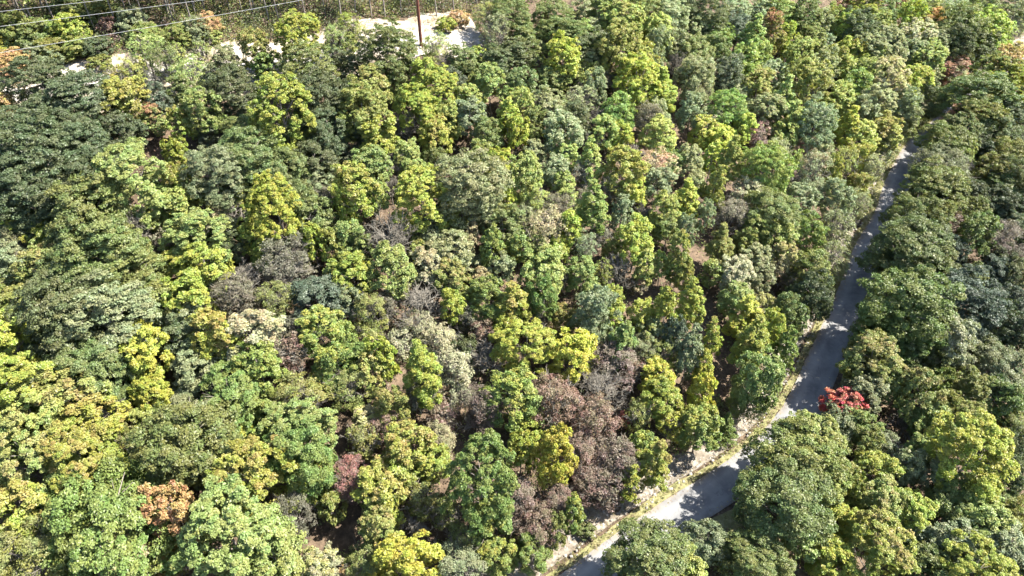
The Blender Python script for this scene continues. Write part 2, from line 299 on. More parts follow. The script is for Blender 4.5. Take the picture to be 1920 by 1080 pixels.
81.5 132.7 8.2 11.4 m L - 1.45|large light green rounded tree, ninety percent across, eleven percent down
79.2 134.2 7.3 10.1 m P - 1.45|grey green rounded tree below a cream tree, eighty-nine percent across, ten percent down
70.1 123.5 8.6 12.0 m T y 1.45|large yellow tipped cream rounded tree, eighty-seven percent across, fourteen percent down
67.1 125.6 5.7 10.0 m O - 1.45|olive upright tree left of a cream tree, eighty-five percent across, thirteen percent down
63.2 120.3 6.5 9.7 o E - 1.45|fresh green domed tree left of a cream tree, eighty-four percent across, fifteen percent down
75.9 126.1 7.3 10.1 m Y a 1.45|orange tipped yellow green rounded tree, eighty-nine percent across, fourteen percent down
82.7 130.1 5.0 10.1 c P - 1.45|grey green narrow tree, ninety-one percent across, fourteen percent down
89.3 135.5 6.7 7.8 g P - 1.45|grey green thin leaved tree, ninety-three percent across, thirteen percent down
90.1 136.0 7.7 8.9 g U p 1.45|patchy rusty thin leaved tree, ninety-five percent across, thirteen percent down
93.0 139.5 6.3 7.5 n U p 1.45|patchy rusty half bare tree, ninety-four percent across, eleven percent down
96.0 129.4 10.1 14.0 m A y 1.23|large yellow tipped orange rounded tree, ninety-seven percent across, eleven percent down
106.7 138.6 6.5 9.0 m A - 1.25|orange rounded tree overhanging the right road edge, hundred percent across, ten percent down
92.5 125.8 9.3 12.9 m O - 1.18|large olive rounded tree overhanging the right road edge, ninety-seven percent across, fourteen percent down
85.8 118.7 11.6 12.8 o G - 1.12|large mid green broad tree, ninety-four percent across, sixteen percent down
89.0 121.4 9.3 10.3 o G - 1.09|large mid green broad tree, ninety-six percent across, seventeen percent down
92.4 120.9 9.6 13.3 m Y - 1.12|large yellow green rounded tree below an orange tree, ninety-nine percent across, sixteen percent down
82.2 115.5 7.7 8.9 g U a 1.0|orange tipped rusty thin leaved tree, ninety-three percent across, twenty percent down
79.5 124.8 6.8 8.7 o D - 1.45|dark green domed tree, ninety-two percent across, seventeen percent down
83.8 114.3 9.6 10.6 o O - 0.98|large olive broad tree, ninety-five percent across, twenty-one percent down
78.5 109.8 7.1 9.8 m G - 0.91|mid green rounded tree, ninety-four percent across, twenty-three percent down
85.8 111.4 8.8 9.7 o G - 0.91|large mid green broad tree, ninety-seven percent across, twenty-three percent down
91.1 115.8 7.1 10.2 o P - 0.98|grey green domed tree below yellow green tree, ninety-nine percent across, twenty-one percent down
92.0 111.9 6.1 8.2 g P - 0.89|grey green thin leaved tree above an olive tree, hundred percent across, twenty-four percent down
65.7 116.5 7.5 10.3 m P - 1.45|grey green rounded tree below a cream tree, eighty-five percent across, eighteen percent down
71.6 119.9 6.7 10.0 o P - 1.45|grey green domed tree, eighty-eight percent across, eighteen percent down
72.3 117.6 6.1 9.2 o P - 1.45|grey green domed tree, eighty-nine percent across, twenty percent down
65.8 111.2 6.6 9.1 m O a 1.45|orange tipped olive rounded tree, eighty-six percent across, twenty-three percent down
63.0 114.5 6.1 8.8 m P - 1.45|grey green upright tree below a fresh green tree, eighty-four percent across, twenty percent down
60.5 108.3 5.8 8.1 m L - 1.45|light green rounded tree, eighty-four percent across, twenty-four percent down
74.8 124.9 6.1 8.5 m Y - 1.45|yellow green rounded tree, eighty-eight percent across, sixteen percent down
74.8 106.3 9.2 10.1 o O - 0.89|large olive broad tree, ninety-one percent across, twenty-four percent down
-56.7 71.6 11.6 12.8 o D - 1.0|large dark green broad tree below an orange tree, three percent across, twenty-seven percent down
-53.1 74.4 9.6 10.7 o D - 1.0|large dark green broad tree above mid green tree, seven percent across, twenty-seven percent down
-55.3 68.2 10.6 11.7 o D - 1.0|large dark green broad tree above yellow green tree, three percent across, thirty-two percent down
-49.9 70.3 9.3 10.2 o D - 1.0|large dark green broad tree above mid green tree, nine percent across, thirty-two percent down
-53.1 67.4 8.9 9.9 o D - 1.0|large dark green broad tree, five percent across, thirty-five percent down
-43.6 69.3 9.7 13.5 m L - 1.0|large light green rounded tree above bare tree, fourteen percent across, thirty-two percent down
-42.2 69.7 5.7 7.9 m L - 1.0|light green rounded tree right of bare tree, sixteen percent across, thirty-six percent down
-56.7 66.1 5.1 7.0 m Y - 1.0|yellow green rounded tree above a half bare tree, two percent across, thirty-eight percent down
-54.2 64.4 4.6 6.4 m Y - 1.0|yellow green rounded tree left of an olive tree, four percent across, forty-one percent down
-47.8 64.9 10.8 11.9 o G - 1.0|large mid green broad tree left of bare tree, nine percent across, thirty-seven percent down
-52.4 63.3 4.7 6.6 m O - 1.0|olive rounded tree right of a yellow green tree, six percent across, forty-three percent down
-43.9 65.1 5.7 8.9 b N - 1.0|grey leafless tree above a mid green tree, thirteen percent across, forty percent down
-41.7 65.6 3.3 5.7 n N - 1.0|small grey half bare tree right of bare tree, sixteen percent across, forty-two percent down
-57.4 63.9 5.4 6.4 n P - 1.0|grey green half bare tree below yellow green tree, one percent across, forty-two percent down
-56.4 60.9 5.3 6.6 o P - 1.0|grey green broad tree above a bare grey tree, one percent across, forty-six percent down
-45.7 60.7 10.3 11.4 o G - 1.0|large mid green broad tree left of bare tree, ten percent across, forty-four percent down
-51.6 59.2 5.9 8.2 m L a 1.0|orange tipped light green rounded tree, four percent across, forty-seven percent down
-42.6 60.0 8.5 9.3 o G - 1.0|large mid green broad tree below bare tree, thirteen percent across, forty-six percent down
-47.2 58.1 8.9 9.8 o G - 1.0|large mid green broad tree, eight percent across, forty-eight percent down
-55.9 58.8 4.7 5.2 o G - 1.0|mid green broad tree left of bare tree, one percent across, forty-nine percent down
-55.5 60.7 2.1 2.9 b N - 1.0|small grey leafless tree right of mid green tree, three percent across, forty-nine percent down
-43.0 78.5 3.6 6.7 m Y - 1.0|yellow green upright tree left of grey green tree, seventeen percent across, twenty-seven percent down
-40.1 71.9 4.3 9.5 m Y a 1.0|orange tipped yellow green upright tree, eighteen percent across, thirty-three percent down
-36.7 73.1 7.4 11.1 o P - 1.0|grey green domed tree above a bare grey tree, twenty-one percent across, thirty percent down
-33.2 77.3 9.5 10.5 o G - 1.0|large mid green broad tree, twenty-four percent across, twenty-seven percent down
-29.6 76.8 7.9 8.7 o G - 1.0|mid green broad tree above a yellow green tree, twenty-eight percent across, thirty percent down
-26.1 80.5 7.0 7.8 o D - 1.0|dark green broad tree, thirty-one percent across, twenty-eight percent down
-26.0 78.1 5.3 5.8 o P - 1.0|grey green broad tree, thirty-one percent across, thirty-two percent down
-28.7 76.8 4.6 5.1 o G - 1.0|mid green broad tree above yellow green tree, twenty-nine percent across, thirty-three percent down
-35.1 71.3 3.8 5.9 b N - 1.0|grey leafless tree right of bare tree, twenty-two percent across, thirty-six percent down
-38.3 72.6 3.1 3.7 b T - 1.0|small cream leafless tree left of bare tree, twenty percent across, thirty-six percent down
-33.7 72.9 3.0 6.3 m Y a 1.0|small orange tipped yellow green upright tree, twenty-four percent across, thirty-five percent down
-28.0 68.2 6.8 12.9 m Y - 1.0|yellow green upright tree below mid green tree, twenty-seven percent across, thirty-seven percent down
-36.4 70.1 3.5 4.8 m T a 1.0|orange tipped cream rounded tree below bare tree, twenty-one percent across, thirty-eight percent down
-39.4 68.7 6.2 8.6 m L - 1.0|light green rounded tree left of bare tree, eighteen percent across, thirty-seven percent down
-36.4 64.3 7.2 10.0 m L - 1.0|light green rounded tree below a bare grey tree, nineteen percent across, forty-two percent down
-33.9 66.7 4.9 7.4 o D - 1.0|dark green domed tree below bare tree, twenty-two percent across, forty-one percent down
-32.1 67.9 3.8 6.9 m Y - 1.0|yellow green upright tree, twenty-four percent across, forty-one percent down
-30.2 65.6 3.0 6.0 m Y - 1.0|small yellow green upright tree above bare tree, twenty-six percent across, forty-five percent down
-25.1 71.3 6.6 8.0 o G - 1.0|mid green broad tree left of fresh green tree, thirty percent across, thirty-seven percent down
-24.8 76.3 4.2 5.0 n N - 1.0|grey half bare tree, thirty-two percent across, thirty-five percent down
-23.1 76.9 2.4 5.2 m E y 1.0|small yellow tipped fresh green upright tree, thirty-three percent across, thirty-four percent down
-27.3 65.1 6.3 7.5 n N - 1.0|grey half bare tree above an orange tree, twenty-eight percent across, forty-five percent down
-24.2 67.2 3.4 7.6 m Y - 1.0|yellow green upright tree, thirty-one percent across, forty-two percent down
-22.2 67.6 3.3 7.2 m O - 1.0|small olive upright tree, thirty-two percent across, forty-three percent down
-31.8 62.5 5.0 5.2 b N - 1.0|grey leafless tree below a yellow green tree, twenty-four percent across, forty-nine percent down
-27.8 63.2 4.6 4.8 b N - 1.0|grey leafless tree left of an orange tree, twenty-seven percent across, forty-nine percent down
-35.3 61.4 6.2 8.5 m Y - 1.0|yellow green rounded tree left of bare tree, twenty percent across, forty-seven percent down
-38.4 62.0 4.9 6.8 m Y - 1.0|yellow green rounded tree below a half bare tree, eighteen percent across, forty-seven percent down
-21.4 64.5 3.5 4.9 m L - 1.0|light green rounded tree above bluish green tree, thirty-three percent across, forty-eight percent down
-25.7 64.2 1.7 2.4 m A r 1.0|small red tipped orange rounded tree, twenty-nine percent across, forty-nine percent down
-25.6 64.9 3.4 4.7 n N - 1.0|grey half bare tree above an orange tree, twenty-nine percent across, forty-seven percent down
-23.0 83.8 3.0 4.5 o B - 1.0|small bluish green domed tree, thirty-four percent across, twenty-eight percent down
-18.9 80.1 5.9 8.2 m L - 1.0|light green rounded tree left of bare tree, thirty-six percent across, twenty-nine percent down
-20.0 74.4 6.1 10.3 m Y a 1.0|orange tipped yellow green upright tree, thirty-five percent across, thirty-three percent down
-17.6 76.0 3.6 7.5 m L - 1.01|light green upright tree left of bare tree, thirty-seven percent across, thirty-four percent down
-15.9 83.3 3.5 5.4 b N - 1.04|grey leafless tree below a light green tree, thirty-nine percent across, twenty-nine percent down
-16.5 79.9 2.9 4.5 b N - 1.02|small grey leafless tree, thirty-eight percent across, thirty-three percent down
-14.7 85.0 4.6 6.3 m L - 1.06|light green rounded tree above a bare grey tree, forty percent across, twenty-seven percent down
-12.0 74.8 8.0 11.1 m Y - 1.06|large yellow green rounded tree, forty-one percent across, thirty-four percent down
-13.5 82.8 4.2 5.8 m L - 1.06|light green rounded tree right of a bare grey tree, forty percent across, thirty percent down
-11.1 85.1 4.0 6.1 o G - 1.1|mid green domed tree below yellow green tree, forty-two percent across, twenty-eight percent down
-5.8 76.4 9.8 12.7 o P - 1.13|large grey green domed tree, forty-six percent across, thirty-two percent down
-4.3 85.3 5.3 7.3 m O - 1.18|olive rounded tree left of yellow green tree, forty-seven percent across, twenty-seven percent down
-1.9 81.8 4.6 9.7 m Y - 1.19|yellow green upright tree right of an olive tree, forty-nine percent across, thirty percent down
-1.3 78.9 3.7 7.1 m Y - 1.15|yellow green upright tree above mid green tree, forty-nine percent across, thirty-five percent down
-7.9 75.6 5.1 5.9 g O - 1.08|olive thin leaved tree left of cream tree, forty-four percent across, thirty-eight percent down
-6.2 77.6 1.3 3.9 c Y - 1.09|small yellow green narrow tree, forty-six percent across, thirty-seven percent down
-4.6 76.8 2.8 3.7 o P - 1.1|small grey green domed tree above cream tree, forty-seven percent across, thirty-nine percent down
-0.8 74.7 5.5 7.7 m G - 1.12|mid green rounded tree left of cream tree, forty-nine percent across, thirty-nine percent down
-15.5 70.4 7.2 8.2 b N - 1.01|grey leafless tree left of a cream tree, thirty-eight percent across, forty-one percent down
-20.4 68.7 4.5 7.6 m L - 1.0|light green upright tree left of bare tree, thirty-four percent across, forty-two percent down
-19.1 68.9 3.5 5.8 m G - 1.0|mid green upright tree above bright yellow tree, thirty-five percent across, forty-three percent down
-11.0 73.0 4.4 5.5 o P - 1.04|grey green domed tree right of bare tree, forty-two percent across, forty-one percent down
-12.1 71.4 3.1 4.2 m O - 1.03|small olive rounded tree right of bare tree, forty-one percent across, forty-three percent down
-7.8 70.0 6.3 7.0 o P - 1.05|grey green broad tree left of cream tree, forty-four percent across, forty-three percent down
-5.3 73.1 2.6 5.7 m T - 1.07|small cream upright tree, forty-six percent across, forty-one percent down
-2.9 70.3 3.3 8.8 c E - 1.07|fresh green narrow tree right of cream tree, forty-eight percent across, forty-three percent down
-15.3 64.5 6.0 9.0 m L - 1.0|light green upright tree, thirty-eight percent across, forty-seven percent down
-19.5 63.8 5.3 7.3 m Y - 1.0|yellow green rounded tree, thirty-four percent across, forty-eight percent down
-18.7 67.1 2.4 3.3 m W - 1.0|small bright yellow rounded tree, thirty-five percent across, forty-seven percent down
-10.9 67.2 4.8 6.7 m T a 1.02|orange tipped cream rounded tree above bare tree, forty-one percent across, forty-six percent down
-7.6 66.4 4.8 6.6 m L a 1.02|orange tipped light green rounded tree, forty-four percent across, forty-eight percent down
-5.3 69.5 3.7 4.0 o P - 1.04|grey green broad tree above a cream tree, forty-six percent across, forty-six percent down
-1.4 69.2 3.8 5.7 o P - 1.05|grey green domed tree right of cream tree, forty-nine percent across, forty-six percent down
-0.1 72.0 3.4 4.7 m Y - 1.08|yellow green rounded tree below a fresh green tree, fifty percent across, forty-four percent down
-3.8 67.4 3.3 4.6 m T a 1.02|small orange tipped cream rounded tree, forty-seven percent across, forty-nine percent down
-13.0 66.6 2.8 4.8 g O - 1.01|small olive thin leaved tree above bare tree, forty percent across, forty-eight percent down
1.9 81.6 5.6 10.0 m L - 1.23|light green upright tree right of yellow green tree, fifty-one percent across, thirty percent down
3.2 88.7 4.0 5.5 m P - 1.27|grey green rounded tree above light green tree, fifty-two percent across, twenty-seven percent down
7.9 88.6 4.4 6.4 m L - 1.33|light green upright tree above grey green tree, fifty-five percent across, twenty-seven percent down
6.2 85.6 4.4 6.2 m P - 1.28|grey green rounded tree above a light green tree, fifty-four percent across, thirty percent down
7.4 83.7 3.7 5.5 m L - 1.27|light green upright tree below grey green tree, fifty-five percent across, thirty-two percent down
11.9 86.7 3.8 9.6 c L - 1.37|light green narrow tree below bare tree, fifty-eight percent across, twenty-eight percent down
9.8 86.0 3.4 6.0 n N - 1.31|grey half bare tree left of light green tree, fifty-seven percent across, thirty percent down
15.9 85.9 6.7 9.3 m O y 1.39|yellow tipped olive rounded tree below bare tree, sixty-one percent across, thirty percent down
18.0 84.3 4.2 6.5 m Y - 1.33|yellow green upright tree above bare tree, sixty-two percent across, thirty-four percent down
14.4 85.4 4.4 5.3 n N - 1.32|grey half bare tree above a fresh green tree, sixty percent across, thirty-two percent down
18.1 92.5 4.0 5.4 b N - 1.44|grey leafless tree left of a cream tree, sixty-two percent across, twenty-seven percent down
21.7 90.1 5.9 6.9 g T r 1.43|red tipped cream thin leaved tree, sixty-four percent across, twenty-nine percent down
21.7 86.5 5.0 7.0 m P - 1.36|grey green rounded tree below a cream tree, sixty-four percent across, thirty-two percent down
24.6 92.6 3.9 5.8 o G - 1.44|mid green domed tree right of cream tree, sixty-six percent across, twenty-eight percent down
3.0 80.7 5.1 6.0 g L - 1.2|light green thin leaved tree above cream tree, fifty-two percent across, thirty-four percent down
7.8 81.3 4.5 5.2 g L - 1.24|light green thin leaved tree above cream tree, fifty-five percent across, thirty-four percent down
6.4 79.6 4.3 5.1 n N - 1.2|grey half bare tree above a cream tree, fifty-four percent across, thirty-seven percent down
10.9 77.4 4.8 10.2 c E - 1.24|fresh green narrow tree below bare tree, fifty-eight percent across, thirty-six percent down
10.3 82.9 3.0 4.1 n N - 1.26|small grey half bare tree, fifty-seven percent across, thirty-four percent down
15.1 79.5 3.6 7.1 m P - 1.26|grey green upright tree left of bare tree, sixty-one percent across, thirty-seven percent down
21.5 80.7 4.8 7.7 m L - 1.28|light green upright tree right of bare tree, sixty-five percent across, thirty-seven percent down
18.8 81.9 3.1 4.8 b N - 1.28|small grey leafless tree above fresh green tree, sixty-three percent across, thirty-seven percent down
4.6 75.6 6.3 7.3 g T - 1.15|cream thin leaved tree, fifty-three percent across, thirty-nine percent down
2.0 77.4 3.7 5.8 n P - 1.15|grey green half bare tree, fifty-one percent across, thirty-eight percent down
7.9 75.1 3.5 7.7 m Y - 1.16|yellow green upright tree right of a cream tree, fifty-six percent across, forty percent down
16.3 73.7 6.3 8.8 m Y - 1.18|yellow green rounded tree above bare tree, sixty-two percent across, forty-two percent down
19.4 81.0 2.7 3.7 m E - 1.25|small fresh green rounded tree below bare tree, sixty-three percent across, thirty-nine percent down
21.7 78.3 4.2 6.3 o G - 1.22|mid green domed tree right of fresh green tree, sixty-five percent across, forty percent down
10.0 74.1 4.0 5.7 g P - 1.14|grey green thin leaved tree, fifty-seven percent across, forty-three percent down
12.2 76.9 3.1 3.9 n N - 1.18|small grey half bare tree, fifty-nine percent across, forty-one percent down
21.6 71.9 3.5 10.2 c O y 1.15|yellow tipped olive narrow tree, sixty-six percent across, forty-four percent down
20.0 71.9 3.0 6.0 m L - 1.1|small light green upright tree, sixty-five percent across, forty-six percent down
13.7 74.1 3.4 4.7 m O - 1.14|olive rounded tree above a bare grey tree, sixty percent across, forty-four percent down
6.2 73.8 3.6 5.0 m Y - 1.11|yellow green rounded tree below a cream tree, fifty-four percent across, forty-three percent down
3.4 73.7 3.8 5.2 m L - 1.1|light green rounded tree below a cream tree, fifty-two percent across, forty-three percent down
1.0 72.4 3.2 6.2 m L - 1.09|small light green upright tree, fifty-one percent across, forty-three percent down
3.4 67.2 6.5 9.0 m L - 1.05|light green rounded tree below a cream tree, fifty-three percent across, forty-seven percent down
9.4 68.8 4.9 6.8 m L - 1.07|light green rounded tree left of bare tree, fifty-seven percent across, forty-seven percent down
14.1 70.5 4.3 6.1 b T - 1.09|cream leafless tree left of a cream tree, sixty percent across, forty-seven percent down
17.4 70.7 3.0 7.5 c L - 1.1|small light green narrow tree, sixty-three percent across, forty-six percent down
16.7 70.2 3.0 3.5 g T r 1.05|small red tipped cream thin leaved tree, sixty-two percent across, forty-nine percent down
11.9 70.1 3.3 5.4 g O - 1.07|small olive thin leaved tree, fifty-nine percent across, forty-seven percent down
7.0 69.3 3.4 4.3 n N - 1.05|grey half bare tree, fifty-five percent across, forty-eight percent down
0.7 75.6 3.3 4.6 m E - 1.12|fresh green rounded tree left of a cream tree, fifty-one percent across, forty percent down
27.3 93.1 4.5 7.0 m P - 1.45|grey green upright tree right of cream tree, sixty-seven percent across, twenty-eight percent down
31.0 94.5 3.8 7.8 c Y - 1.45|yellow green narrow tree, sixty-nine percent across, twenty-eight percent down
33.6 93.2 4.2 10.4 c O - 1.44|olive narrow tree left of fresh green tree, seventy-one percent across, twenty-eight percent down
30.1 88.0 3.8 8.9 c O y 1.37|yellow tipped olive narrow tree below yellow green tree, seventy percent across, thirty-two percent down
28.0 89.4 3.7 5.5 o P - 1.38|grey green domed tree above yellow green tree, sixty-eight percent across, thirty-two percent down
38.2 91.3 8.2 11.4 o E - 1.42|large fresh green domed tree above cream tree, seventy-five percent across, twenty-nine percent down
35.5 88.3 6.1 7.1 g T - 1.34|cream thin leaved tree below fresh green tree, seventy-three percent across, thirty-four percent down
43.3 100.1 4.8 6.6 n P - 1.45|grey green half bare tree below bare tree, seventy-six percent across, twenty-seven percent down
46.2 98.8 3.3 6.5 m E - 1.44|small fresh green upright tree below rusty tree, seventy-eight percent across, twenty-nine percent down
47.6 94.9 5.8 9.4 n P r 1.41|red tipped grey green half bare tree, seventy-nine percent across, thirty percent down
44.2 94.5 3.6 6.3 n N r 1.39|red tipped grey half bare tree, seventy-seven percent across, thirty-one percent down
49.5 103.9 4.6 5.3 g U p 1.45|patchy rusty thin leaved tree, seventy-nine percent across, twenty-six percent down
52.2 97.8 3.6 7.9 m O - 1.41|olive upright tree below a light green tree, eighty-one percent across, thirty percent down
51.5 101.6 4.5 6.7 m P - 1.45|grey green upright tree right of a rusty tree, eighty percent across, twenty-seven percent down
55.1 100.9 4.8 8.0 g L a 1.45|orange tipped light green thin leaved tree, eighty-two percent across, twenty-eight percent down
25.4 83.9 4.4 8.4 c Y - 1.32|yellow green narrow tree below grey green tree, sixty-seven percent across, thirty-five percent down
27.8 82.2 3.1 6.9 m P - 1.27|small grey green upright tree, sixty-nine percent across, thirty-seven percent down
31.7 83.3 5.5 6.8 n N - 1.27|grey half bare tree below a cream tree, seventy-one percent across, thirty-seven percent down
37.9 82.9 8.8 9.7 o G - 1.27|large mid green broad tree, seventy-six percent across, thirty-seven percent down
44.5 89.4 5.4 7.4 m P - 1.32|grey green rounded tree above fresh green tree, seventy-eight percent across, thirty-five percent down
47.8 93.0 4.3 5.9 n P - 1.34|grey green half bare tree, seventy-nine percent across, thirty-four percent down
51.5 91.6 5.4 8.6 m P - 1.33|grey green upright tree, eighty-two percent across, thirty-four percent down
43.3 81.8 5.5 8.2 o E - 1.21|fresh green domed tree left of grey green tree, seventy-nine percent across, forty percent down
35.0 80.7 5.4 7.5 m O - 1.22|olive rounded tree below a cream tree, seventy-four percent across, forty percent down
33.3 79.1 4.1 5.7 m O - 1.18|olive rounded tree above a cream tree, seventy-three percent across, forty-two percent down
38.0 79.3 5.8 8.1 m O - 1.19|olive rounded tree above a cream tree, seventy-six percent across, forty-two percent down
48.2 84.3 5.3 9.0 g P - 1.23|grey green thin leaved tree, eighty-one percent across, forty percent down
24.6 78.6 3.0 6.7 m P - 1.22|small grey green upright tree, sixty-seven percent across, forty percent down
28.7 76.0 4.1 8.7 c O - 1.17|olive narrow tree above a cream tree, seventy percent across, forty-three percent down
27.4 72.7 3.7 5.1 m O - 1.08|olive rounded tree left of a cream tree, seventy percent across, forty-seven percent down
33.7 76.0 4.7 6.6 m P - 1.12|grey green rounded tree right of cream tree, seventy-three percent across, forty-five percent down
29.9 72.2 5.2 7.2 m T - 1.09|cream rounded tree right of an olive tree, seventy-two percent across, forty-seven percent down
34.1 73.0 4.5 6.2 m P - 1.07|grey green rounded tree left of cream tree, seventy-four percent across, forty-eight percent down
37.6 76.1 4.3 7.4 m T y 1.12|yellow tipped cream upright tree, seventy-six percent across, forty-five percent down
41.9 75.3 6.4 8.7 o G - 1.1|mid green domed tree, seventy-nine percent across, forty-six percent down
46.2 78.2 4.7 8.0 g P - 1.11|grey green thin leaved tree, eighty-one percent across, forty-six percent down
23.1 71.0 2.7 7.8 c O - 1.09|small olive narrow tree, sixty-seven percent across, forty-seven percent down
39.5 74.7 3.4 4.2 n N - 1.05|grey half bare tree, seventy-seven percent across, forty-nine percent down
59.6 104.2 4.8 7.4 m Y a 1.45|orange tipped yellow green upright tree, eighty-four percent across, twenty-seven percent down
61.0 102.7 4.8 7.2 g P - 1.43|grey green thin leaved tree, eighty-five percent across, twenty-nine percent down
66.7 110.6 4.6 5.8 n P - 1.45|grey green half bare tree, eighty-six percent across, twenty-six percent down
58.1 98.5 4.2 5.8 m O a 1.37|orange tipped olive rounded tree, eighty-four percent across, thirty-two percent down
55.5 93.1 4.4 6.7 g P - 1.3|grey green thin leaved tree, eighty-four percent across, thirty-six percent down
52.3 88.8 3.6 6.2 g P - 1.25|grey green thin leaved tree, eighty-three percent across, thirty-nine percent down
74.0 105.1 7.1 7.8 o E - 0.85|fresh green broad tree overhanging the right road edge, ninety percent across, twenty-six percent down
70.1 99.0 8.7 10.3 n P - 0.79|large grey green half bare tree, ninety-one percent across, twenty-nine percent down
77.9 106.7 5.8 8.1 m Y - 0.85|yellow green rounded tree, ninety-four percent across, twenty-six percent down
76.3 102.5 4.8 7.2 b K - 0.79|purplish brown leafless tree below yellow green tree, ninety-four percent across, twenty-nine percent down
82.8 107.9 6.0 7.3 o D - 0.85|dark green broad tree right of bare tree, ninety-six percent across, twenty-six percent down
86.4 106.0 8.0 8.8 o O - 0.83|olive broad tree below a grey green tree, ninety-nine percent across, twenty-seven percent down
80.5 101.3 6.4 8.9 m O - 0.78|olive rounded tree right of a bare grey tree, ninety-seven percent across, thirty percent down
83.9 99.3 7.4 10.1 o G - 0.78|mid green domed tree below an olive tree, ninety-nine percent across, thirty-one percent down
81.3 98.5 6.6 7.5 o G - 0.78|mid green broad tree above dark green tree, ninety-eight percent across, thirty-two percent down
66.4 92.7 9.9 10.9 o O - 0.78|large olive broad tree overhanging the right road edge, ninety percent across, thirty-two percent down
67.5 94.4 4.2 5.0 n K - 0.78|purplish brown half bare tree, eighty-eight percent across, thirty-four percent down
71.8 98.7 5.6 6.7 n P - 0.78|grey green half bare tree, ninety-two percent across, thirty-one percent down
70.5 93.6 5.4 8.1 o G - 0.78|mid green domed tree below bare tree, ninety-three percent across, thirty-four percent down
74.8 96.2 5.9 7.5 o D - 0.78|dark green domed tree below bare tree, ninety-five percent across, thirty-three percent down
78.7 94.7 6.4 7.3 o D - 0.78|dark green broad tree below mid green tree, ninety-seven percent across, thirty-five percent down
73.3 90.6 6.1 7.5 o G - 0.78|mid green broad tree, ninety-five percent across, thirty-seven percent down
61.7 86.4 8.7 9.7 o O - 0.78|large olive broad tree, eighty-eight percent across, thirty-seven percent down
60.0 83.9 6.4 8.3 o D - 0.78|dark green domed tree, eighty-six percent across, thirty-nine percent down
57.6 80.0 9.9 10.9 o G - 0.78|large mid green broad tree, eighty-eight percent across, forty-one percent down
63.8 85.5 4.8 9.8 m O - 0.78|olive upright tree overhanging the right road edge, ninety-one percent across, thirty-nine percent down
68.4 87.7 3.9 6.8 n K - 0.78|purplish brown half bare tree, ninety-three percent across, thirty-nine percent down
70.3 83.9 6.3 9.5 m E - 0.78|fresh green upright tree, ninety-six percent across, forty-one percent down
79.5 93.0 6.1 7.4 o D - 0.78|dark green broad tree above an orange tree, ninety-eight percent across, thirty-six percent down
81.9 92.9 4.9 7.4 o D - 0.78|dark green domed tree above bare tree, ninety-nine percent across, thirty-seven percent down
79.4 89.9 5.6 6.6 o P - 0.78|grey green broad tree, ninety-nine percent across, thirty-nine percent down
77.8 91.4 2.9 4.0 m A - 0.78|small orange rounded tree above bare tree, ninety-seven percent across, thirty-nine percent down
55.1 75.9 11.5 12.7 o G - 0.78|large mid green broad tree, eighty-eight percent across, forty-four percent down
59.6 76.9 8.0 8.9 o G - 0.78|large mid green broad tree, ninety-one percent across, forty-six percent down
55.1 75.9 5.3 6.3 n K - 0.78|purplish brown half bare tree, eighty-five percent across, forty-seven percent down
66.4 82.2 4.6 6.9 o B - 0.78|bluish green domed tree, ninety-three percent across, forty-four percent down
74.2 83.4 7.5 8.9 n K - 0.78|purplish brown half bare tree, ninety-eight percent across, forty-two percent down
73.6 81.3 6.3 7.0 o D - 0.78|dark green broad tree below bare tree, ninety-eight percent across, forty-five percent down
70.6 79.1 5.1 6.4 o B - 0.78|bluish green domed tree below bare tree, ninety-seven percent across, forty-seven percent down
61.5 75.3 6.4 7.1 o B - 0.78|bluish green broad tree, ninety-two percent across, forty-nine percent down
67.6 77.6 4.1 6.1 m O - 0.78|olive upright tree left of bluish green tree, ninety-five percent across, forty-eight percent down
73.8 77.6 5.1 7.6 o P - 0.78|grey green domed tree below bare tree, ninety-nine percent across, forty-eight percent down
77.9 84.0 4.7 7.0 o D - 0.78|dark green domed tree right of bare tree, hundred percent across, forty-four percent down
-53.8 55.6 5.1 6.6 o O - 1.0|olive domed tree below a bare grey tree, two percent across, fifty-three percent down
-47.0 52.6 10.0 11.7 o D - 1.0|large dark green broad tree below bare tree, six percent across, fifty-four percent down
-42.6 53.0 9.1 11.3 o P - 1.0|large grey green broad tree, ten percent across, fifty-five percent down
-40.0 56.7 6.7 7.4 o G - 1.0|mid green broad tree left of yellow green tree, fifteen percent across, fifty-three percent down
-51.4 49.7 5.9 9.7 m Y - 1.0|yellow green upright tree left of dark green tree, one percent across, fifty-nine percent down
-48.8 50.5 4.8 7.2 o D - 1.0|dark green domed tree right of yellow green tree, four percent across, sixty-one percent down
-44.0 48.1 7.7 8.5 o G - 0.98|mid green broad tree above a light green tree, eight percent across, sixty-four percent down
-41.3 48.7 5.2 7.7 o G - 0.98|mid green domed tree above a bare grey tree, eleven percent across, sixty-four percent down
-38.7 51.3 5.9 8.2 m Y - 1.0|yellow green rounded tree left of dark green tree, fourteen percent across, sixty-one percent down
-39.2 49.4 3.9 5.4 m Y - 0.97|yellow green rounded tree right of mid green tree, fourteen percent across, sixty-five percent down
-37.2 47.1 4.5 6.2 m Y - 0.95|yellow green rounded tree above an orange tree, fifteen percent across, sixty-nine percent down
-48.2 45.5 7.7 10.7 m Y - 0.97|yellow green rounded tree left of grey green tree, two percent across, sixty-six percent down
-47.9 47.6 4.0 5.9 o P - 0.97|grey green domed tree right of yellow green tree, five percent across, sixty-six percent down
-43.7 44.9 6.7 9.3 m L a 0.95|orange tipped light green rounded tree, seven percent across, sixty-nine percent down
-46.7 42.6 6.9 9.6 m L - 0.94|light green rounded tree below a yellow green tree, three percent across, seventy-three percent down
-41.7 43.4 5.9 8.2 m Y a 0.93|orange tipped yellow green rounded tree, nine percent across, seventy-three percent down
-40.7 45.4 4.0 5.3 b N - 0.94|grey leafless tree right of a yellow green tree, eleven percent across, seventy-one percent down
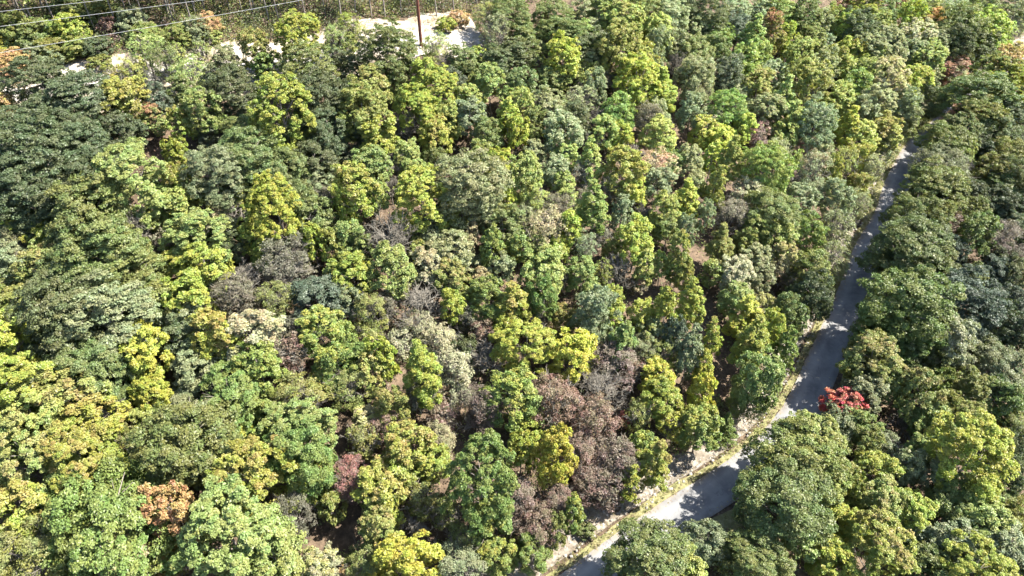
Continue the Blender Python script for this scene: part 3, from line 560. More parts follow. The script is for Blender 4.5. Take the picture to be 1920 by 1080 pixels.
-37.6 44.5 3.7 5.2 m L - 0.93|light green rounded tree right of bare tree, fourteen percent across, seventy-four percent down
-36.8 47.5 1.5 2.1 m A - 0.94|small orange rounded tree below a yellow green tree, sixteen percent across, seventy-one percent down
-36.0 57.8 5.7 8.0 m Y - 1.0|yellow green rounded tree above a grey green tree, nineteen percent across, fifty-two percent down
-36.6 55.9 5.3 5.9 o P - 1.0|grey green broad tree below a yellow green tree, eighteen percent across, fifty-six percent down
-32.4 52.9 5.9 9.2 m Y a 1.0|orange tipped yellow green upright tree, twenty-one percent across, fifty-eight percent down
-35.9 53.2 5.4 6.5 o D - 1.0|dark green broad tree left of yellow green tree, eighteen percent across, fifty-nine percent down
-33.8 51.0 5.8 6.5 o P - 0.98|grey green broad tree above a fresh green tree, nineteen percent across, sixty-three percent down
-31.5 50.4 4.5 5.3 n N - 0.97|grey half bare tree above fresh green tree, twenty-two percent across, sixty-five percent down
-31.8 59.1 5.9 7.0 n N - 1.0|grey half bare tree above a cream tree, twenty-three percent across, fifty-two percent down
-27.5 59.6 5.3 6.3 n O - 1.0|olive half bare tree below bare tree, twenty-seven percent across, fifty-two percent down
-27.9 54.1 6.6 9.1 m T a 1.0|orange tipped cream rounded tree, twenty-five percent across, fifty-eight percent down
-26.9 50.5 6.0 8.4 m E - 0.98|fresh green rounded tree above bare tree, twenty-six percent across, sixty-four percent down
-22.4 60.3 6.7 7.4 o B - 1.0|bluish green broad tree, thirty-one percent across, fifty-two percent down
-24.5 56.5 3.2 5.7 n N - 1.0|small grey half bare tree, twenty-nine percent across, fifty-seven percent down
-24.5 53.2 3.9 6.7 n K - 0.99|purplish brown half bare tree, twenty-eight percent across, sixty-one percent down
-21.6 56.2 5.3 7.8 m E y 1.0|yellow tipped fresh green upright tree, thirty-one percent across, fifty-seven percent down
-19.6 51.6 5.0 8.1 m E y 0.98|yellow tipped fresh green upright tree, thirty-two percent across, sixty-four percent down
-22.0 48.7 5.7 6.8 n O - 0.96|olive half bare tree below a bright yellow tree, thirty percent across, sixty-nine percent down
-22.1 51.7 2.2 3.0 m W - 0.97|small bright yellow rounded tree, thirty-one percent across, sixty-six percent down
-29.4 46.7 7.8 8.6 o E - 0.95|fresh green broad tree below bare tree, twenty-two percent across, sixty-nine percent down
-32.0 44.2 7.5 8.3 o P - 0.93|grey green broad tree right of an orange tree, nineteen percent across, seventy-three percent down
-28.7 45.9 4.4 4.8 o E - 0.93|fresh green broad tree above yellow green tree, twenty-three percent across, seventy-four percent down
-25.9 47.0 3.6 5.8 m O - 0.94|olive upright tree below a bare grey tree, twenty-six percent across, seventy-one percent down
-21.4 43.7 7.2 9.9 m L - 0.93|light green rounded tree below bare tree, twenty-nine percent across, seventy-five percent down
-36.0 47.4 1.8 2.5 m A - 0.94|small orange rounded tree right of yellow green tree, seventeen percent across, seventy-one percent down
-35.3 48.6 3.5 3.9 o P - 0.96|grey green broad tree above an orange tree, eighteen percent across, sixty-eight percent down
-25.2 49.3 2.6 4.0 b N - 0.96|small grey leafless tree below fresh green tree, twenty-seven percent across, sixty-nine percent down
-19.1 60.6 4.2 6.5 m P - 1.0|grey green upright tree, thirty-four percent across, fifty-two percent down
-19.6 57.0 2.9 5.2 m E - 1.0|small fresh green upright tree, thirty-four percent across, fifty-nine percent down
-16.4 59.9 4.3 6.6 n O - 1.0|olive half bare tree left of bare tree, thirty-six percent across, fifty-four percent down
-15.1 61.6 3.3 5.3 n N - 1.0|grey half bare tree left of bare tree, thirty-eight percent across, fifty-three percent down
-11.0 61.7 6.8 7.1 b N - 1.0|grey leafless tree above a cream tree, forty-one percent across, fifty-three percent down
-7.6 61.8 3.6 7.0 m Y - 1.0|yellow green upright tree right of bare tree, forty-four percent across, fifty-three percent down
-5.8 62.1 3.5 4.8 n N - 1.0|grey half bare tree above bare tree, forty-five percent across, fifty-five percent down
-3.4 63.2 5.6 7.7 m E - 1.0|fresh green rounded tree below a cream tree, forty-seven percent across, fifty-two percent down
-1.1 58.9 3.4 7.2 m Y - 1.0|yellow green upright tree above bare tree, forty-nine percent across, fifty-eight percent down
-16.8 57.9 3.5 4.2 n O - 1.0|olive half bare tree above fresh green tree, thirty-six percent across, fifty-eight percent down
-18.0 54.6 3.7 5.2 m E - 0.99|fresh green rounded tree, thirty-five percent across, sixty-two percent down
-14.6 53.4 3.9 8.7 m Y - 0.99|yellow green upright tree left of bare tree, thirty-seven percent across, sixty-two percent down
-13.1 57.3 3.8 4.8 n T - 1.0|cream half bare tree below a bare grey tree, thirty-nine percent across, sixty percent down
-10.9 59.7 4.5 5.2 g T - 1.0|cream thin leaved tree below bare tree, forty-one percent across, fifty-seven percent down
-8.7 58.0 4.6 5.3 g T - 1.0|cream thin leaved tree below bare tree, forty-three percent across, fifty-nine percent down
-9.6 51.1 4.6 11.9 c Y - 0.98|yellow green narrow tree left of cream tree, forty-one percent across, sixty-five percent down
-7.0 54.0 5.4 6.3 g T - 0.98|cream thin leaved tree left of bare tree, forty-four percent across, sixty-four percent down
-5.8 57.1 3.4 5.0 o D - 1.0|dark green domed tree left of bare tree, forty-five percent across, sixty-one percent down
-3.8 60.1 3.4 4.7 n K - 1.0|purplish brown half bare tree above bare tree, forty-seven percent across, fifty-eight percent down
-2.8 56.5 4.8 5.5 b N - 0.99|grey leafless tree right of a cream tree, forty-eight percent across, sixty-two percent down
-17.6 50.4 4.6 6.3 n O - 0.96|olive half bare tree above a cream tree, thirty-four percent across, sixty-seven percent down
-15.8 52.1 3.7 7.3 m L a 0.98|orange tipped light green upright tree, thirty-six percent across, sixty-five percent down
-13.0 48.4 4.3 7.6 m O a 0.95|orange tipped olive upright tree, thirty-eight percent across, seventy-one percent down
-10.4 51.1 4.1 4.9 n N - 0.95|grey half bare tree left of cream tree, forty-one percent across, sixty-nine percent down
-7.7 48.8 3.9 4.6 n K - 0.94|purplish brown half bare tree above bare tree, forty-three percent across, seventy-three percent down
-3.2 49.2 5.0 8.2 n K - 0.94|purplish brown half bare tree, forty-seven percent across, seventy-one percent down
-15.9 47.4 3.6 5.0 m T y 0.93|yellow tipped cream rounded tree, thirty-six percent across, seventy-three percent down
-6.0 52.1 3.2 3.8 g T - 0.96|small cream thin leaved tree, forty-five percent across, sixty-nine percent down
-13.9 47.2 4.3 5.1 n K - 0.93|purplish brown half bare tree, thirty-eight percent across, seventy-four percent down
0.3 62.4 4.9 9.5 c Y a 1.0|orange tipped yellow green narrow tree, fifty percent across, fifty-three percent down
1.5 57.1 6.9 9.6 m Y - 1.0|yellow green rounded tree below bare tree, fifty-one percent across, fifty-nine percent down
3.8 63.8 4.2 9.3 m E - 1.0|fresh green upright tree above bare tree, fifty-three percent across, fifty-one percent down
3.5 62.3 3.4 5.3 b N - 1.0|grey leafless tree below a fresh green tree, fifty-three percent across, fifty-six percent down
6.8 62.8 4.0 5.5 m O a 1.0|orange tipped olive rounded tree, fifty-five percent across, fifty-six percent down
9.8 61.2 6.0 10.5 m P - 1.0|grey green upright tree above bright yellow tree, fifty-eight percent across, fifty-five percent down
12.9 67.1 3.2 4.5 m Y - 1.0|small yellow green rounded tree below bare tree, sixty percent across, fifty-two percent down
6.9 56.3 5.7 9.1 m W - 0.99|bright yellow upright tree above bare tree, fifty-six percent across, sixty-one percent down
9.7 61.1 3.1 3.8 n K - 1.0|small purplish brown half bare tree, fifty-eight percent across, fifty-nine percent down
12.9 64.0 3.8 5.2 m Y - 1.0|yellow green rounded tree left of bare tree, sixty percent across, fifty-five percent down
12.6 58.4 3.9 9.5 c E - 1.0|fresh green narrow tree left of a half bare tree, sixty percent across, sixty percent down
16.4 63.5 4.7 6.5 m Y - 1.0|yellow green rounded tree above bare tree, sixty-three percent across, fifty-five percent down
17.5 61.8 4.2 5.9 m P y 1.0|yellow tipped grey green rounded tree, sixty-four percent across, fifty-eight percent down
15.3 62.8 2.7 4.1 n K - 1.0|small purplish brown half bare tree, sixty-two percent across, fifty-eight percent down
16.3 59.6 4.3 5.1 n P - 1.0|grey green half bare tree, sixty-three percent across, sixty-one percent down
19.3 62.8 3.6 10.4 c Y - 1.0|yellow green narrow tree above bluish green tree, sixty-five percent across, fifty-four percent down
20.1 60.1 3.6 7.9 m B - 1.0|bluish green upright tree above grey green tree, sixty-six percent across, fifty-nine percent down
18.2 59.3 4.7 5.4 g O - 0.99|olive thin leaved tree above bright yellow tree, sixty-four percent across, sixty-one percent down
4.5 57.6 3.3 4.5 n K - 0.99|small purplish brown half bare tree, fifty-four percent across, sixty-three percent down
-0.2 49.5 6.6 10.0 m E y 0.95|yellow tipped fresh green upright tree below bare tree, fifty percent across, seventy percent down
4.9 50.5 6.1 8.5 n K - 0.95|purplish brown half bare tree, fifty-four percent across, sixty-nine percent down
9.9 52.6 7.1 7.3 b K - 0.96|purplish brown leafless tree above a red tree, fifty-eight percent across, sixty-eight percent down
11.8 56.3 6.2 7.4 n K - 0.98|purplish brown half bare tree above bare tree, sixty percent across, sixty-four percent down
15.0 57.1 3.8 4.5 n K - 0.98|purplish brown half bare tree, sixty-two percent across, sixty-five percent down
17.4 55.8 4.5 6.3 m W - 0.97|bright yellow rounded tree right of bare tree, sixty-four percent across, sixty-five percent down
17.4 52.2 5.2 7.2 m Y - 0.95|yellow green rounded tree above a bright yellow tree, sixty-five percent across, seventy percent down
9.2 49.5 5.7 6.8 n K - 0.93|purplish brown half bare tree, fifty-eight percent across, seventy-three percent down
13.2 51.3 1.9 3.3 g R p 0.93|small patchy red thin leaved tree, sixty-one percent across, seventy-three percent down
14.6 51.1 3.4 5.6 n O - 0.94|olive half bare tree right of red tree, sixty-two percent across, seventy-two percent down
18.5 51.0 3.9 4.5 g W - 0.93|bright yellow thin leaved tree, sixty-five percent across, seventy-four percent down
4.0 49.5 3.3 4.5 m P - 0.93|small grey green rounded tree, fifty-three percent across, seventy-three percent down
1.4 48.0 4.1 5.6 m Y - 0.93|yellow green rounded tree, fifty-one percent across, seventy-five percent down
22.6 64.9 4.0 9.5 c Y - 1.0|yellow green narrow tree, sixty-eight percent across, fifty-three percent down
21.1 57.8 3.5 10.2 c P - 1.0|grey green narrow tree below bluish green tree, sixty-seven percent across, sixty-one percent down
24.9 60.8 2.7 7.9 c Y a 1.0|small orange tipped yellow green narrow tree, seventy percent across, fifty-nine percent down
23.3 56.7 2.6 7.7 c Y - 0.98|small yellow green narrow tree, sixty-nine percent across, sixty-four percent down
22.3 53.4 3.5 7.7 m W - 0.96|bright yellow upright tree, sixty-nine percent across, sixty-eight percent down
21.7 49.7 5.4 7.5 m E y 0.93|yellow tipped fresh green rounded tree, sixty-eight percent across, seventy-four percent down
29.6 67.8 5.1 7.1 m L - 1.0|light green rounded tree above bright yellow tree, seventy-two percent across, fifty-two percent down
29.9 64.7 4.5 8.5 c W - 1.0|bright yellow narrow tree above yellow green tree, seventy-three percent across, fifty-five percent down
33.1 67.1 4.5 6.6 m P y 1.0|yellow tipped grey green upright tree, seventy-four percent across, fifty-four percent down
29.1 59.8 4.6 11.1 c Y - 1.0|yellow green narrow tree, seventy-three percent across, fifty-nine percent down
32.5 62.7 4.2 9.2 m Y - 1.0|yellow green upright tree, seventy-five percent across, fifty-eight percent down
28.9 55.5 6.1 11.2 m L - 0.98|light green upright tree, seventy-four percent across, sixty-five percent down
36.2 65.7 5.0 9.6 m G - 1.0|mid green upright tree, seventy-seven percent across, fifty-five percent down
34.2 60.4 3.3 9.7 c E - 0.99|fresh green narrow tree, seventy-seven percent across, sixty-one percent down
28.2 54.6 4.9 5.9 n O - 0.95|olive half bare tree, seventy-three percent across, seventy percent down
25.8 51.6 3.4 5.5 p E - 0.93|fresh green young pine, seventy-one percent across, seventy-four percent down
41.1 70.4 6.5 9.3 o D - 1.0|dark green domed tree, eighty percent across, fifty-two percent down
40.1 70.8 4.2 6.3 o G - 1.0|mid green domed tree, seventy-eight percent across, fifty-two percent down
47.3 63.9 7.4 8.2 o E - 0.81|fresh green broad tree, eighty-four percent across, fifty-six percent down
45.0 60.4 5.8 8.0 m O - 0.82|olive rounded tree overhanging the right road edge, eighty-three percent across, sixty percent down
44.5 59.6 4.6 6.5 o D - 0.86|dark green domed tree, eighty-two percent across, sixty-one percent down
46.6 61.7 5.0 5.6 o D - 0.78|dark green broad tree, eighty-five percent across, sixty-one percent down
38.3 51.1 4.7 5.8 o P - 0.96|grey green broad tree, seventy-nine percent across, seventy-one percent down
40.0 53.1 4.5 6.2 m R p 0.88|patchy red rounded tree overhanging the right road edge, eighty-two percent across, seventy percent down
41.5 55.2 4.1 4.5 o P - 0.97|grey green broad tree, eighty percent across, sixty-seven percent down
39.0 51.9 3.1 4.3 m L - 0.93|small light green rounded tree, eighty-one percent across, seventy-two percent down
39.8 51.4 3.4 5.5 m L - 0.91|light green upright tree, eighty-three percent across, seventy-three percent down
32.6 45.8 7.3 10.1 m L - 0.93|light green rounded tree, seventy-six percent across, seventy-four percent down
50.9 66.4 11.8 13.0 o E - 0.78|large fresh green broad tree, eighty-nine percent across, fifty-two percent down
50.6 64.3 8.5 9.3 o E - 0.78|large fresh green broad tree, eighty-eight percent across, fifty-seven percent down
59.1 69.4 4.6 6.1 o O - 0.78|olive domed tree above a cream tree, ninety-two percent across, fifty-five percent down
60.0 69.0 10.3 11.3 o B - 0.78|large bluish green broad tree above cream tree, ninety-four percent across, fifty-two percent down
65.3 67.5 6.1 9.0 o D - 0.78|dark green domed tree, ninety-seven percent across, fifty-six percent down
68.5 73.5 5.9 7.2 o B - 0.78|bluish green broad tree above dark green tree, ninety-seven percent across, fifty-two percent down
70.1 71.3 5.5 8.2 o B - 0.78|bluish green domed tree, ninety-nine percent across, fifty-three percent down
67.5 66.2 5.7 8.5 o D - 0.78|dark green domed tree below bluish green tree, ninety-nine percent across, fifty-eight percent down
56.0 62.4 6.6 9.8 o T - 0.78|cream domed tree below a bluish green tree, ninety-three percent across, fifty-nine percent down
50.4 62.0 5.7 6.3 o G - 0.78|mid green broad tree below fresh green tree, eighty-eight percent across, sixty-one percent down
44.7 57.6 7.1 9.8 m L a 0.78|orange tipped light green rounded tree, eighty-six percent across, sixty-three percent down
42.6 54.6 5.1 7.1 m P - 0.79|grey green rounded tree, eighty-five percent across, sixty-eight percent down
46.7 56.6 4.9 6.7 m L - 0.78|light green rounded tree, eighty-seven percent across, sixty-seven percent down
48.6 54.1 5.7 9.4 m L a 0.78|orange tipped light green upright tree above bare tree, ninety percent across, sixty-nine percent down
54.2 60.2 3.9 6.6 m G - 0.78|mid green upright tree below a cream tree, ninety-two percent across, sixty-three percent down
53.2 56.7 3.4 7.5 m E - 0.78|fresh green upright tree below mid green tree, ninety-two percent across, sixty-seven percent down
56.0 56.3 5.6 7.8 m O - 0.78|olive rounded tree right of fresh green tree, ninety-four percent across, sixty-eight percent down
61.0 59.7 8.0 8.8 o P - 0.78|grey green broad tree right of cream tree, ninety-seven percent across, sixty-four percent down
59.9 55.1 5.8 8.2 o E - 0.8|fresh green domed tree left of mid green tree, ninety-eight percent across, seventy percent down
64.5 57.4 4.1 6.1 o G - 0.79|mid green domed tree right of fresh green tree, hundred percent across, sixty-nine percent down
53.6 52.4 5.5 7.6 m O - 0.86|olive rounded tree above a yellow green tree, ninety-four percent across, seventy-three percent down
52.8 54.1 3.9 6.7 m O - 0.82|olive upright tree below a fresh green tree, ninety-two percent across, seventy-one percent down
48.0 52.8 3.6 3.8 b N - 0.88|grey leafless tree left of light green tree, eighty-nine percent across, seventy-four percent down
49.6 50.9 5.1 7.1 m L - 0.89|light green rounded tree right of bare tree, ninety-one percent across, seventy-four percent down
41.3 50.3 4.1 5.7 m L - 0.91|light green rounded tree, eighty-four percent across, seventy-five percent down
61.9 53.0 4.1 5.7 n O - 0.89|olive half bare tree below fresh green tree, ninety-nine percent across, seventy-four percent down
62.0 64.3 4.9 7.3 o D - 0.78|dark green domed tree right of a cream tree, ninety-six percent across, sixty percent down
-45.2 38.1 8.0 11.1 m L a 0.9|orange tipped light green rounded tree, three percent across, eighty percent down
-41.3 38.7 7.5 10.5 m Y a 0.9|orange tipped yellow green rounded tree, seven percent across, eighty percent down
-40.7 41.8 4.5 6.2 m Y - 0.91|yellow green rounded tree below a bare grey tree, ten percent across, seventy-seven percent down
-37.8 38.5 4.6 6.4 m Y - 0.88|yellow green rounded tree above a fresh green tree, twelve percent across, eighty-four percent down
-38.5 42.6 2.9 5.0 n O - 0.91|small olive half bare tree, thirteen percent across, seventy-seven percent down
-41.0 36.8 5.8 8.0 m Y - 0.88|yellow green rounded tree above a fresh green tree, eight percent across, eighty-five percent down
-43.9 33.5 6.6 9.9 m Y a 0.88|orange tipped yellow green upright tree above mid green tree, two percent across, ninety percent down
-42.7 34.7 3.7 6.7 m Y - 0.88|yellow green upright tree left of a fresh green tree, five percent across, ninety percent down
-35.4 32.6 11.7 12.9 o E - 0.88|large fresh green broad tree, eleven percent across, ninety-one percent down
-39.4 31.4 4.4 6.2 m E - 0.88|fresh green rounded tree left of a cream tree, eight percent across, ninety-seven percent down
-42.3 30.6 7.7 9.2 n O - 0.88|olive half bare tree left of fresh green tree, three percent across, ninety-six percent down
-46.3 32.1 3.3 5.0 o G - 0.88|mid green domed tree left of bare tree, one percent across, ninety-five percent down
-35.1 30.7 6.2 8.6 m T a 0.88|orange tipped cream rounded tree, twelve percent across, ninety-nine percent down
-33.0 31.9 4.1 5.7 m A y 0.88|yellow tipped orange rounded tree right of cream tree, fifteen percent across, ninety-eight percent down
-30.5 34.9 5.2 11.5 m A - 0.88|orange upright tree right of a fresh green tree, eighteen percent across, eighty-nine percent down
-31.6 40.8 10.1 11.1 o G - 0.91|large mid green broad tree below an orange tree, eighteen percent across, seventy-seven percent down
-28.9 44.8 3.7 5.1 m Y - 0.92|yellow green rounded tree below fresh green tree, twenty-three percent across, seventy-five percent down
-25.6 44.1 2.2 4.9 m Y - 0.91|small yellow green upright tree, twenty-six percent across, seventy-seven percent down
-24.8 38.0 8.3 11.5 m Y a 0.88|large orange tipped yellow green rounded tree, twenty-five percent across, eighty-three percent down
-20.5 41.2 7.3 10.9 o E - 0.91|fresh green domed tree left of bare tree, thirty percent across, seventy-eight percent down
-19.8 41.2 2.7 5.2 m Y - 0.88|small yellow green upright tree, thirty-one percent across, eighty-three percent down
-20.3 39.7 2.9 4.0 m Y - 0.88|small yellow green rounded tree, thirty-one percent across, eighty-six percent down
-21.6 36.7 4.1 7.2 n N - 0.88|grey half bare tree, twenty-eight percent across, eighty-nine percent down
-25.2 32.9 9.4 13.1 m L - 0.88|large light green rounded tree, twenty-three percent across, ninety-two percent down
-21.5 32.1 6.6 9.2 m L - 0.88|light green rounded tree left of cream tree, twenty-seven percent across, ninety-seven percent down
-31.6 32.8 4.5 5.3 n O - 0.88|olive half bare tree right of an orange tree, seventeen percent across, ninety-seven percent down
-18.2 32.5 4.2 5.8 m T y 0.88|yellow tipped cream rounded tree, thirty-one percent across, ninety-eight percent down
-18.2 38.4 3.1 5.3 m O - 0.88|small olive upright tree below bare tree, thirty-two percent across, eighty-eight percent down
-16.6 40.8 4.8 6.6 n K r 0.88|red tipped purplish brown half bare tree, thirty-four percent across, eighty-three percent down
-10.7 43.1 6.1 8.4 m Y a 0.91|orange tipped yellow green rounded tree, forty percent across, seventy-eight percent down
-8.3 43.0 4.3 6.0 m Y - 0.89|yellow green rounded tree below bare tree, forty-two percent across, eighty-one percent down
-15.8 44.7 3.5 6.2 n O - 0.91|olive half bare tree below a cream tree, thirty-five percent across, seventy-seven percent down
-13.1 39.3 5.9 8.2 m Y a 0.88|orange tipped yellow green rounded tree, thirty-seven percent across, eighty-five percent down
-12.9 35.8 4.0 7.9 m L a 0.88|orange tipped light green upright tree, thirty-seven percent across, ninety-two percent down
-3.5 38.6 7.7 14.8 m E - 0.88|fresh green upright tree left of bare tree, forty-six percent across, eighty-four percent down
-2.3 37.7 5.1 7.1 m E y 0.88|yellow tipped fresh green rounded tree below bare tree, forty-eight percent across, ninety percent down
-8.7 39.4 3.8 6.7 n O - 0.88|olive half bare tree above bare tree, forty-two percent across, eighty-six percent down
-9.9 37.5 4.0 4.2 b N - 0.88|grey leafless tree above a bright yellow tree, forty-one percent across, ninety-one percent down
-9.7 33.1 6.2 8.7 m W - 0.88|bright yellow rounded tree below a bare grey tree, forty percent across, ninety-seven percent down
-6.8 38.3 3.3 5.8 n O - 0.88|olive half bare tree right of bare tree, forty-four percent across, eighty-nine percent down
-5.3 36.4 3.2 5.5 n O - 0.88|small olive half bare tree, forty-five percent across, ninety-three percent down
-14.1 33.2 4.3 5.1 n O - 0.88|olive half bare tree, thirty-six percent across, ninety-eight percent down
-5.6 33.4 5.5 6.5 n P - 0.88|grey green half bare tree, forty-four percent across, ninety-eight percent down
-1.5 35.4 4.1 5.7 m E y 0.88|yellow tipped fresh green rounded tree, forty-nine percent across, ninety-six percent down
-8.2 45.9 4.1 4.9 n T - 0.92|cream half bare tree below bare tree, forty-three percent across, seventy-six percent down
-16.4 32.9 1.7 3.1 m A - 0.88|small orange upright tree right of cream tree, thirty-four percent across, ninety-nine percent down
0.9 44.5 3.5 7.7 m Y - 0.9|yellow green upright tree, fifty-one percent across, seventy-nine percent down
4.6 43.6 4.8 10.6 m W - 0.9|bright yellow upright tree left of bare tree, fifty-four percent across, seventy-nine percent down
7.7 46.0 4.8 5.7 n K - 0.9|purplish brown half bare tree, fifty-seven percent across, seventy-nine percent down
11.2 45.4 5.9 7.0 n K - 0.9|purplish brown half bare tree, sixty percent across, seventy-nine percent down
8.8 42.8 5.0 6.0 n K - 0.88|purplish brown half bare tree, fifty-eight percent across, eighty-four percent down
8.9 45.9 1.6 2.2 m A r 0.89|small red tipped orange rounded tree, fifty-eight percent across, eighty-one percent down
10.7 42.3 3.9 6.8 n K - 0.88|purplish brown half bare tree, sixty percent across, eighty-five percent down
0.2 40.6 5.0 5.9 n K - 0.88|purplish brown half bare tree above fresh green tree, fifty percent across, eighty-six percent down
2.2 38.1 4.9 5.8 n K - 0.88|purplish brown half bare tree, fifty-two percent across, ninety-two percent down
4.7 41.2 4.3 5.2 n K - 0.88|purplish brown half bare tree, fifty-four percent across, eighty-six percent down
6.4 39.5 2.7 7.9 c E y 0.88|small yellow tipped fresh green narrow tree, fifty-six percent across, eighty-nine percent down
15.0 47.1 3.8 6.3 m E y 0.91|yellow tipped fresh green upright tree, sixty-three percent across, seventy-eight percent down
14.9 44.6 4.0 10.2 c Y a 0.88|orange tipped yellow green narrow tree, sixty-five percent across, eighty-two percent down
12.5 43.0 3.1 7.7 c Y - 0.88|small yellow green narrow tree, sixty-two percent across, eighty-five percent down
4.4 38.0 2.8 6.3 m G - 0.88|small mid green upright tree, fifty-four percent across, ninety-two percent down
1.7 35.6 4.2 5.8 m E - 0.88|fresh green rounded tree, fifty-two percent across, ninety-six percent down
7.9 39.7 2.5 1.5 s G - 0.88|small mid green shrub below fresh green tree, fifty-seven percent across, ninety-two percent down
13.2 32.8 8.7 9.6 o G - 1.0|large mid green broad tree, sixty-two percent across, ninety-five percent down
16.4 34.2 4.9 6.7 m L - 1.0|light green rounded tree, sixty-six percent across, ninety-eight percent down
19.8 36.4 5.2 6.1 o P - 1.0|grey green broad tree, sixty-nine percent across, ninety-four percent down
18.1 33.6 3.7 5.1 m L - 1.0|light green rounded tree, sixty-eight percent across, ninety-nine percent down
30.7 44.3 9.5 10.5 o O - 1.0|large olive broad tree, seventy-eight percent across, seventy-nine percent down
28.3 38.6 10.1 11.2 o G - 1.0|large mid green broad tree, seventy-seven percent across, eighty-eight percent down
35.8 46.5 3.8 8.3 m P - 0.98|grey green upright tree, eighty-one percent across, seventy-eight percent down
33.8 41.9 4.8 6.6 m L - 1.0|light green rounded tree above yellow green tree, eighty-one percent across, eighty-six percent down
34.7 40.0 4.0 5.5 m Y - 1.0|yellow green rounded tree below a light green tree, eighty-two percent across, ninety percent down
29.8 37.2 5.2 7.2 m L - 1.0|light green rounded tree, seventy-eight percent across, ninety-three percent down
24.3 34.2 6.9 7.6 o G - 1.0|mid green broad tree, seventy-four percent across, ninety-seven percent down
32.2 34.7 4.9 6.7 m Y - 1.0|yellow green rounded tree, eighty-one percent across, ninety-eight percent down
37.4 44.1 3.5 6.1 m O - 1.0|olive upright tree left of yellow green tree, eighty-three percent across, eighty-three percent down
40.1 48.3 4.1 6.1 m O - 0.96|olive upright tree below a light green tree, eighty-four percent across, seventy-seven percent down
43.7 49.3 3.8 4.5 n P - 0.95|grey green half bare tree, eighty-six percent across, seventy-seven percent down
40.6 44.9 5.0 6.9 m Y - 1.0|yellow green rounded tree, eighty-six percent across, eighty-two percent down
43.8 45.5 3.7 7.0 m P - 1.0|grey green upright tree, eighty-eight percent across, eighty-one percent down
47.7 48.5 4.0 5.5 m L - 0.97|light green rounded tree below a bare grey tree, ninety percent across, seventy-eight percent down
50.1 45.3 9.2 12.7 m Y - 0.98|large yellow green rounded tree, ninety-five percent across, seventy-nine percent down
47.0 45.5 4.8 6.6 m P - 1.0|grey green rounded tree below light green tree, ninety-one percent across, eighty-two percent down
48.7 43.2 5.0 6.9 m L - 1.0|light green rounded tree above mid green tree, ninety-three percent across, eighty-five percent down
39.3 41.1 5.6 7.7 m L a 1.0|orange tipped light green rounded tree, eighty-six percent across, eighty-seven percent down
37.4 41.6 3.1 6.3 m O - 1.0|small olive upright tree, eighty-four percent across, eighty-seven percent down
42.5 40.2 5.2 7.2 m Y - 1.0|yellow green rounded tree above grey green tree, eighty-nine percent across, eighty-nine percent down
36.4 35.1 7.2 9.9 m Y a 1.0|orange tipped yellow green rounded tree, eighty-six percent across, ninety-five percent down
43.2 38.0 4.8 5.6 o P - 1.0|grey green broad tree right of yellow green tree, ninety percent across, ninety-four percent down
46.9 40.8 4.9 6.8 m G - 1.0|mid green rounded tree below light green tree, ninety-two percent across, eighty-nine percent down
46.0 37.4 5.7 7.9 m P - 1.0|grey green rounded tree above yellow green tree, ninety-three percent across, ninety-four percent down
50.1 39.9 5.9 8.2 m L - 1.0|light green rounded tree below a mid green tree, ninety-six percent across, ninety percent down
51.4 37.5 5.5 7.6 m P - 1.0|grey green rounded tree, ninety-eight percent across, ninety-four percent down
46.1 34.3 7.2 9.9 m Y - 1.0|yellow green rounded tree below grey green tree, ninety-five percent across, ninety-eight percent down
42.3 34.8 5.0 6.9 m G - 1.0|mid green rounded tree below a grey green tree, ninety percent across, ninety-nine percent down
51.9 35.5 5.0 6.9 m P - 1.0|grey green rounded tree, ninety-nine percent across, ninety-eight percent down
55.2 41.1 4.3 6.2 o O - 1.0|olive domed tree below a mid green tree, ninety-nine percent across, ninety percent down
57.5 45.9 4.8 6.9 o D - 1.0|dark green domed tree above mid green tree, ninety-nine percent across, eighty-three percent down
60.1 50.1 4.2 6.3 o D - 0.96|dark green domed tree below bare tree, ninety-nine percent across, seventy-seven percent down
55.1 43.9 4.0 4.5 o G - 1.0|mid green broad tree above an olive tree, ninety-seven percent across, eighty-six percent down
37.0 38.5 3.5 4.8 m Y - 1.0|yellow green rounded tree below light green tree, eighty-four percent across, ninety-three percent down
41.4 39.1 3.2 4.4 m Y - 1.0|small yellow green rounded tree, eighty-eight percent across, ninety-three percent down
"""
